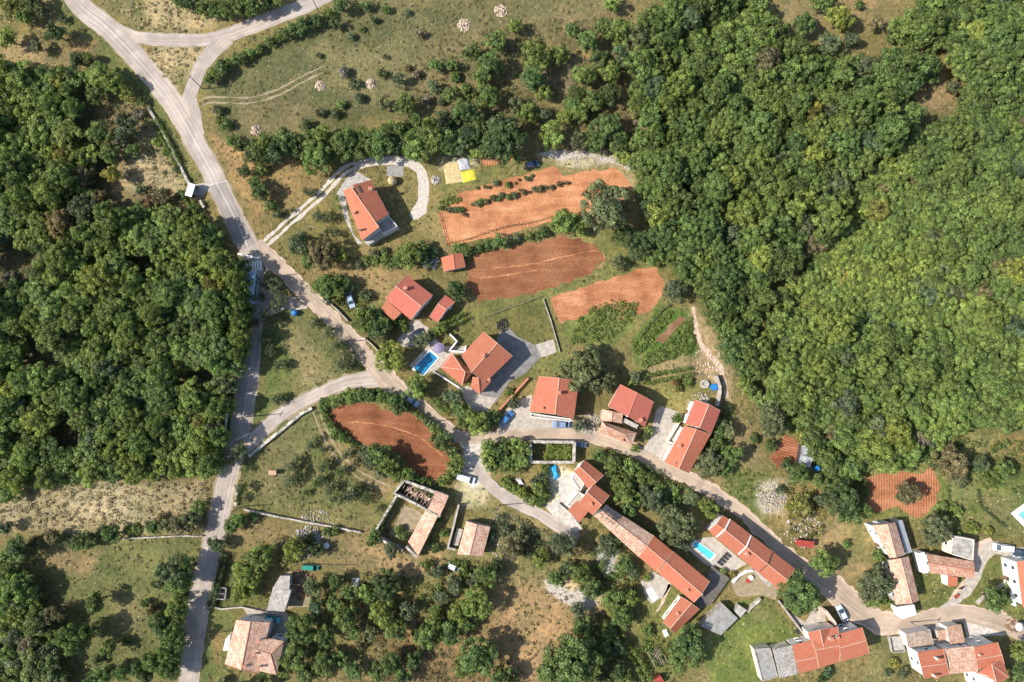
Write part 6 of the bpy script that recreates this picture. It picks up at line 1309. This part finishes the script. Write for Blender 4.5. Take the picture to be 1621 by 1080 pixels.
trees([(1222,669,24,'olive','grey green tree above the garden bed with the greenhouse'),(1218,705,11,'oak'),(1195,695,8,'dark'),(1261,748,19,'oak'),(1245,735,10,'dark'),(1328,787,30,'dark','big dark tree at the left of the red garden plot'),(1340,810,20,'oak'),(1320,765,18,'oak'),(1368,808,13,'bright'),(1437,779,18,'brown','brownish tree standing in the middle of the red garden plot'),(1425,785,11,'olive'),(1479,836,26,'olive','olive toned tree above the flat roofed concrete house'),(1502,734,28,'brown','brownish green tree right of the red garden plot'),(1515,755,15,'olive'),(1549,735,16,'blue','blue green shrub in the eastern garden'),(1562,758,18,'mid'),(1585,745,18,'mid'),(1270,797,16,'yellow'),(1280,810,10,'olive'),(1300,790,14,'olive'),(1291,760,12,'mid'),(1310,735,14,'olive'),(1491,803,10,'bright'),(1513,809,10,'lime'),(1415,690,30,'lime','big lime green crown at the lower edge of the wood'),(1450,700,16,'grey'),(1345,745,18,'mid'),(1470,700,12,'olive'),(1440,725,12,'grey'),(1571,948,21,'oak','dark green bush by the path of the edge house'),(1600,930,10,'bright'),(1590,945,10,'mid'),(1611,1030,14,'mid'),(1608,1060,14,'oak'),(1600,1082,14,'mid'),(1310,1065,9,'blue'),(1300,1075,8,'oak'),(1430,1065,9,'olive'),(1415,1050,8,'yellow'),(1340,860,7,'mid'),(1565,840,7,'yellow'),(1540,835,9,'bright'),(1515,850,8,'mid')], 'garden_tree', 'garden tree of the eastern plots', 'garden trees of the eastern plots')
trees([(17,783,15,'mid'),(33,869,21,'oak'),(14,880,14,'mid'),(55,860,10,'brown'),(125,860,14,'oak'),(138,850,13,'dark'),(145,858,12,'mid'),(178,846,15,'oak'),(165,840,10,'dark'),(83,850,13,'brown'),(103,857,9,'olive'),(219,836,11,'oak'),(205,838,9,'mid'),(244,835,12,'mid'),(267,832,13,'olive'),(284,830,16,'brown'),(303,822,15,'olive'),(317,801,13,'mid'),(308,835,12,'brown'),(255,822,9,'brown'),(10,835,12,'olive')], 'hedge_tree', 'tree of the hedgerow above the left meadow', 'hedgerow above the left meadow')
trees([(276,904,25,'pale','grey green tree on the right side of the left meadow'),(288,922,20,'mid'),(293,900,20,'oak'),(284,962,17,'mid'),(281,1012,17,'oak'),(280,985,15,'mid'),(260,920,14,'pale'),(153,952,15,'oak','small dark round tree in the middle of the left meadow'),(258,985,18,'oak'),(268,1005,13,'mid'),(119,1008,25,'mid'),(135,1000,14,'oak'),(175,1024,13,'mid'),(200,1016,7,'oak'),(89,972,17,'brown'),(50,1016,17,'grey','bare greyish tree in the lower left corner'),(55,991,16,'mid'),(167,1066,15,'mid'),(150,1075,14,'oak'),(194,1063,14,'mid'),(222,1058,15,'oak'),(245,1045,17,'mid'),(272,1030,17,'mid'),(275,1000,16,'oak'),(272,1058,16,'mid'),(235,1070,13,'olive'),(265,1060,12,'mid'),(285,945,8,'olive'),(240,965,9,'brown'),(230,955,7,'bright'),(155,1045,8,'olive')], 'meadow_tree', 'tree around the lower part of the left meadow', 'trees of the left meadow', 'tree', None, 1.3)
trees([(344,861,13,'dark','dark clipped bush at the roadside opposite the meadow wall'),(378,822,14,'mid'),(366,833,13,'oak'),(402,820,8,'mid'),(391,907,24,'lime','bright feathery tree beside the main road'),(411,883,22,'lime'),(427,872,15,'lime'),(386,935,18,'lime'),(400,920,13,'bright'),(468,867,19,'lime'),(455,885,11,'yellow'),(500,870,13,'dark'),(490,855,10,'oak'),(518,842,9,'mid'),(530,840,8,'mid'),(593,851,13,'oak'),(600,838,9,'mid'),(621,870,14,'olive'),(497,930,16,'pale'),(533,919,14,'oak'),(611,924,24,'dark'),(554,938,13,'mid'),(575,935,13,'bright'),(590,945,15,'mid'),(606,968,20,'lime'),(617,985,14,'bright'),(479,992,24,'mid'),(515,1007,17,'mid'),(466,1038,22,'mid'),(549,976,20,'mid'),(559,997,15,'oak'),(627,997,18,'mid'),(585,1000,13,'olive'),(676,1007,20,'mid'),(690,990,17,'mid'),(619,1049,18,'oak'),(515,1049,20,'oak'),(489,1064,18,'oak'),(541,1041,14,'mid'),(637,1070,16,'oak'),(598,1064,14,'mid'),(530,955,15,'oak'),(500,960,13,'blue'),(660,1000,10,'olive'),(570,1020,10,'brown'),(447,1060,12,'mid'),(415,1082,14,'oak'),(385,1085,13,'mid'),(355,1078,9,'olive'),(645,965,15,'olive'),(560,1060,14,'oak'),(655,1045,14,'oak')], 'copse_tree', 'tree of the mixed copse right of the pale terracotta house', 'trees of the mixed copse')
trees([(754,954,25,'lime','bright tall tree at the edge of the brown clearing'),(728,970,20,'bright'),(740,985,15,'mid'),(715,998,20,'mid'),(770,910,18,'mid'),(755,915,14,'olive'),(785,895,12,'dark'),(757,1037,30,'mid','large round tree south of the brown clearing'),(735,1055,18,'mid'),(798,1070,19,'oak'),(905,1045,45,'oak','huge dark olive tree at the bottom edge'),(870,1060,20,'mid'),(925,990,18,'oak'),(915,965,13,'olive'),(892,858,21,'olive'),(910,870,14,'brown'),(856,886,14,'bright','small bright bush at the upper left of the brown clearing'),(880,915,14,'mid'),(918,907,18,'mid'),(900,900,13,'dark'),(935,930,18,'oak'),(969,948,18,'mid'),(985,962,14,'mid'),(996,944,13,'bright'),(985,978,18,'mid'),(1089,1016,27,'oak','round tree below the flat roofed outbuilding'),(1073,1040,15,'mid'),(1100,1040,16,'mid'),(980,1058,16,'dark'),(990,1078,14,'mid'),(959,855,13,'olive'),(1025,998,9,'mid'),(955,1070,14,'dark'),(960,1000,16,'oak'),(950,1030,18,'oak'),(975,1020,14,'dark'),(811,868,18,'brown'),(822,850,13,'olive'),(800,840,9,'olive'),(690,905,11,'olive'),(675,895,10,'mid'),(720,925,14,'olive'),(700,945,13,'olive'),(735,905,10,'mid'),(690,965,12,'mid'),(695,790,1,'olive')][:-1], 'copse_tree', 'tree around the brown clearing at the bottom', 'trees around the brown clearing')
trees([(703,845,7,'mid'),(691,868,8,'oak'),(683,858,6,'mid'),(697,822,6,'mid'),(640,850,9,'mid'),(632,838,8,'mid'),(776,850,8,'olive'),(1405,1065,6,'olive'),(660,590,4,'mid'),(1108,655,5,'bright'),(1025,915,6,'bright'),(1145,905,6,'bright'),(1160,910,6,'yellow'),(1085,925,5,'mid')], 'bush', 'small bush close to a building wall', 'bushes by the walls', 'bush', 'bush')

fill([(400,228),(470,212),(600,205),(690,190),(760,185),(770,250),(690,250),(600,245),(480,258),(400,262)], 13, 20, ['oak','mid','mid','bright','dark'], 'broadleaf_tree', '', 'tree belt above the houses', 'tree', 5)
fill([(930,710),(1000,730),(1080,780),(1060,815),(1000,790),(960,745)], 9, 15, ['oak','mid','bright','olive'], 'garden_tree', '', 'garden trees of the southern hamlet', 'tree', 7)
name_all()
# hedges, vines and crops: leaves in one body
def leafy(name, puffs, label, cat, tint, size=.34, dens=70, kind=None, group=None, seed=1):
    global rng
    rng = np.random.RandomState(seed); V, v = puff_leaves(puffs, size, dens); o = link(name, quads_mesh(name, V, v, M['leaf'])); t = TINT[tint] if isinstance(tint, str) else tint; o.color = (*t, 1)
    return tag(o, label, cat, group, kind)
def hedge(pts, w, h, label, tint='mid', seed=1):
    pf = []; r = random.Random(seed)
    P_ = [P(*p) for p in pts]
    for a, b in zip(P_, P_[1:]):
        n = max(2, int((b-a).length/.55)); o = Vector((-(b-a).y, (b-a).x, 0)).normalized()
        for k in range(n):
            for s in ((-.35, .35) if w > 1.2 else (0,)):
                for zz in (.35, .8):
                    q = a.lerp(b, (k+r.random()*.6)/n)+o*w*(s+r.uniform(-.08, .08)); pf.append((q.x, q.y, h*zz*r.uniform(.85, 1.1), min(.62, w*.48)*r.uniform(.85, 1.15), .5+r.gauss(0, .1)))
    return leafy('hedge', pf, label, 'hedge', tint, .3, 60, None, None, seed)
hedge([(686,632),(698,644),(712,653)], 1.6, 1.5, 'clipped hedge along the lane below the villa', 'bright', 2)
hedge([(703,519),(722,508),(738,500)], 2.2, 1.8, 'hedge on the villa lawn under the low annex', 'bright', 3)
hedge([(1013,603),(1035,598),(1060,594),(1094,588)], 2.6, 2.0, 'thick bright hedge in the garden of the pink red house', 'bright', 4)
hedge([(975,995),(990,1020),(1008,1045),(1024,1078)], 2.4, 2.4, 'long hedge running to the bottom edge beside the dark trees', 'bright', 5)
hedge([(962,950),(974,968),(990,985)], 3.4, 3.0, 'thick upper hedge beside the detached low house', 'bright', 6)
hedge([(603,832),(618,806),(632,783)], 1.2, 3.1, 'ivy covering the courtyard wall of the ruin', 'olive', 7)
hedge([(336,960),(352,905),(358,875)], 1.4, 1.8, 'dark roadside hedge below the clipped bush', 'dark', 8)
hedge([(660,768),(685,778),(708,792)], 1.4, 2.2, 'overgrown hedge on the ruin wall beside the red field', 'mid', 9)
hedge([(1545,775),(1550,800),(1570,818),(1590,834)], .9, 1.0, 'thin dark hedge curving across the eastern lawn', 'dark', 10)
hedge([(1498,770),(1500,790),(1503,800)], .8, .9, 'short thin hedge at the left of the eastern lawn', 'mid', 11)
hedge([(1016,530),(1030,512),(1048,492),(1062,482)], .8, .7, 'narrow row of plants along the vegetable garden', 'olive', 12)
def patch(name, poly, n, h, rr, label, tint, seed, size=.3, dens=60, kind='stuff', cat=None):
    rs = np.random.RandomState(seed); a = np.array(poly); pf = []
    X = rs.uniform(a[:, 0].min(), a[:, 0].max(), n*4); Y = rs.uniform(a[:, 1].min(), a[:, 1].max(), n*4); ok = poly_sd(X, Y, poly) > 1
    for x, y in list(zip(X[ok], Y[ok]))[:n]:
        q = P(x, y); r = rr*rs.uniform(.6, 1.3); pf.append((q.x, q.y, h*rs.uniform(.4, 1), r, .5+rs.normal(0, .16)))
    return leafy(name, pf, label, cat, tint, size, dens, kind, None, seed)
patch('vines', [(865,703),(905,703),(904,727),(862,727)], 230, 1.5, .6, 'bright vines filling the roofless house', 'lime', 21)
patch('crops', [(905,520),(930,488),(980,472),(1010,480),(1000,510),(960,540),(900,545)], 330, .35, .5, 'leafy crops below the striped red field', 'bright', 22)
patch('crops', [(1008,570),(1050,545),(1094,500),(1100,540),(1090,560),(1020,582)], 400, .4, .55, 'green vegetables right of the tree shadow', 'bright', 23)
patch('crops', [(1000,545),(1035,500),(1060,488),(1068,494),(1030,545),(1010,565)], 220, .35, .5, 'green vegetables left of the red bed', 'bright', 24)
patch('crops', [(692,320),(727,305),(732,320),(700,330)], 45, .5, .5, 'bright crop corner of the upper red field', 'bright', 25)
patch('crops', [(1125,760),(1150,745),(1210,745),(1205,790),(1180,800)], 70, .25, .4, 'low weeds below the garden bed', 'mid', 26)
hedge([(246,192),(258,212),(272,238),(284,262)], 1.8, 1.3, 'overgrown bright strip on the stone wall beside the dry clearing', 'bright', 13)
hedge([(300,315),(318,345),(335,372),(352,398)], 2.0, 1.6, 'hedge strip along the wood edge below the bus shelter', 'mid', 14)
TINT['dry'] = (.34,.29,.195); TINT['tan'] = (.26,.205,.12)
for k, (poly, n, h, rr, lab, t) in enumerate((
 ([(190,215),(250,205),(290,275),(300,312),(235,312),(195,285)],170,.6,.5,'pale dry scrub of the clearing beside the main road','dry'),
 ([(0,770),(330,762),(325,815),(200,835),(0,838)],420,.4,.5,'pale dry grass strip below the wood','dry'),
 ([(228,75),(318,75),(300,115),(276,145),(240,100)],70,.3,.4,'dry weeds in the road junction triangle','dry'),
 ([(170,10),(260,0),(335,40),(290,55),(215,48)],90,.35,.45,'dry weeds above the upper side road','dry'),
 ([(560,0),(950,0),(880,90),(640,150),(480,110)],120,.3,.45,'tan grass clumps of the open field','tan'),
 ([(50,860),(310,855),(240,1060),(120,1060)],110,.3,.4,'tan grass clumps of the left meadow','tan'),
 ([(390,730),(480,690),(600,790),(590,835),(400,805)],60,.25,.4,'tan grass clumps of the orchard','tan'),
 ([(800,910),(930,910),(900,1000),(840,1080),(800,1000)],120,.25,.4,'dry stubble of the brown clearing','tan'),
 ([(935,700),(1000,722),(1090,772),(1108,800),(1060,830),(960,745)],150,1.3,.8,'bushy thicket between the lane and the long row','mid'),
 ([(770,800),(860,838),(905,862),(850,885),(790,872),(785,830)],130,1.2,.75,'grey green thicket right of the pinkish barn','olive'),
 ([(480,915),(560,905),(700,912),(700,965),(500,962)],90,1.0,.7,'thicket north of the mixed copse','mid'),
 ([(560,985),(700,990),(705,1085),(560,1085)],80,.9,.7,'brownish thicket inside the mixed copse','brown'),
 ([(1240,762),(1310,780),(1300,850),(1245,852)],110,.9,.6,'yellowish weeds around the rock pile','yellow'),
 ([(1125,640),(1165,640),(1150,722),(1112,745)],110,1.4,.8,'dark thicket behind the white walled pair','oak'),
 ([(690,110),(800,60),(1000,100),(1010,245),(700,215)],170,.8,.65,'low scrub between the scattered trees above the fields','olive'),
 ([(930,862),(1010,900),(1010,945),(935,935)],90,1.3,.8,'thicket left of the long row','mid'),
 ([(1010,1000),(1060,1000),(1110,1020),(1080,1085),(1010,1085)],100,.8,.6,'weeds around the timber stack','mid'),
 ([(1290,715),(1370,740),(1372,800),(1300,760)],110,1.4,.8,'thicket left of the red garden plot','mid'),
 ([(690,882),(790,890),(785,935),(690,945)],100,1.1,.7,'weeds below the pinkish barn','mid'),
 ([(150,155),(235,175),(255,250),(180,260),(150,230)],90,1.2,.7,'scrub on the dry slope','olive'),
 ([(470,455),(545,445),(620,500),(600,530),(560,505),(520,475)],90,1.1,.7,'thicket along the upper white wall','mid'),
 ([(1385,945),(1420,940),(1425,965),(1400,962)],40,.7,.5,'bright weeds at the road bend','bright'),
 ([(1370,690),(1480,690),(1490,740),(1375,745)],120,1.3,.8,'thicket above the red garden plot','olive'),
 ([(1500,690),(1640,700),(1640,790),(1590,790),(1520,740)],110,.8,.7,'loose shrubs of the eastern lawn','mid'),
 ([(235,300),(320,300),(330,340),(240,325)],60,1.0,.7,'rusty scrub by the bus shelter','brown'))):
    patch('thicket', poly, n, h, rr, lab, t, 60+k, .32, 62)
# plant rows on the upper red field
for k, (x0, y0, x1, y1, n, lab) in enumerate(((698,330,738,338,8,'left'),(745,325,815,306,13,'lower'),(800,292,846,280,7,'upper'),(815,306,905,290,13,'right'),(755,300,790,290,4,'short'))):
    for i in range(n):
        u = (i+random.random()*.7)/n; tree(x0+(x1-x0)*u, y0+(y1-y0)*u+random.uniform(-3.5, 3.5), random.uniform(2, 6), random.choice(['olive', 'brown', 'olive', 'mid']), 'field_shrub', 'small dark shrub in a planted row of the upper red field', 'planted shrubs of the upper red field', 'shrub', 'bush')
pl = P(707, 388); 
pf = []
for k in range(70):
    u = k/69; q = P(707+(872-707)*u, 386+(343-386)*u+2*math.sin(u*9)); pf.append((q.x, q.y, .25, .35, .35))
leafy('vine_row', pf, 'thin row of low plants along the lower edge of the upper red field', 'plant row', 'brown', .25, 50, None, None, 31)

# weeds and tufts of the open ground: nobody could count them
mask = np.zeros((1260, 1800), bool)   # where something is built or paved
def block(poly, grow=2):
    a = np.array(poly); x0, y0 = np.floor(a.min(0)).astype(int)-6; x1, y1 = np.ceil(a.max(0)).astype(int)+6
    x0, y0 = max(x0, -80), max(y0, -80); x1, y1 = min(x1, 1719), min(y1, 1179)
    if x1 <= x0 or y1 <= y0: return
    X, Y = np.meshgrid(np.arange(x0, x1), np.arange(y0, y1)); mask[y0+80:y1+80, x0+80:x1+80] |= poly_sd(X.astype(float), Y.astype(float), poly) > -grow
for o in list(S.objects):
    if o.type == 'MESH' and (o.get('kind') == 'structure' and o.name != 'ground' or o.name.split('.')[0] in ('roof', 'coping', 'straw_mat', 'yellow_tarp', 'grey_tarp')):
        mw = o.matrix_world if o.parent is None else Matrix.Translation(o.parent.location) if o.parent.parent is None else None
        if mw is None: continue
        if o.parent is None or True:
            for f in o.data.polygons:
                c = [mw @ o.data.vertices[i].co for i in f.vertices]
                if f.area < .02: continue
                block([to_px(p.x, p.y) for p in c], 1.5) if len(c) > 2 else None
def tufts(name, label, n, tint, rlo, rhi, nq, seed, hi=.5, where=None, dens=None):
    rs = np.random.RandomState(seed); X = rs.uniform(-40, 1660, n*6); Y = rs.uniform(-40, 1120, n*6)
    ok = ~mask[(Y+80).astype(int), (X+80).astype(int)]
    f = fbm(X*.02, Y*.02, seed+3); ok &= rs.rand(len(X)) < np.clip((f-.35)*3.2, 0.05, 1)
    if where: ok &= np.max([poly_sd(X, Y, w) for w in where], axis=0) > 0
    X, Y = X[ok][:n], Y[ok][:n]; n = len(X); yv = (PH/2-Y)/FPX; xv = (X-PW/2)/FPX; dz = yv*ST-CT; t = -CAMP.z/dz; gx = CAMP.x+t*xv; gy = CAMP.y+t*(yv*CT+ST)
    r = rs.uniform(rlo, rhi, n)**1.0; C = np.repeat(np.stack([gx, gy, np.zeros(n)], 1), nq, 0); rr = np.repeat(r, nq)[:, None]
    d = unit(rs.normal(0, 1, (n*nq, 3))); d[:, 2] = np.abs(d[:, 2]); C = C+d*rr*rs.uniform(.4, 1, (n*nq, 1))*np.array([1, 1, hi])
    global rng
    rng = rs; V = leaf_quads(C, d+np.array([0, 0, .4]), .26, .6); v = np.clip(np.repeat(rs.normal(.5, .18, n), nq)+rs.normal(0, .12, n*nq), 0, 1)
    o = link(name, quads_mesh(name, V, v, M['leaf'])); o.color = (*tint, 1); return tag(o, label, None, None, 'stuff')
tufts('weeds', 'low green weeds scattered over the open ground', 7500, (.140,.136,.055), .2, .75, 16, 51)
tufts('dry_grass', 'tufts of dry grass scattered over the open ground', 8000, (.36,.30,.18), .18, .5, 11, 52, .45)
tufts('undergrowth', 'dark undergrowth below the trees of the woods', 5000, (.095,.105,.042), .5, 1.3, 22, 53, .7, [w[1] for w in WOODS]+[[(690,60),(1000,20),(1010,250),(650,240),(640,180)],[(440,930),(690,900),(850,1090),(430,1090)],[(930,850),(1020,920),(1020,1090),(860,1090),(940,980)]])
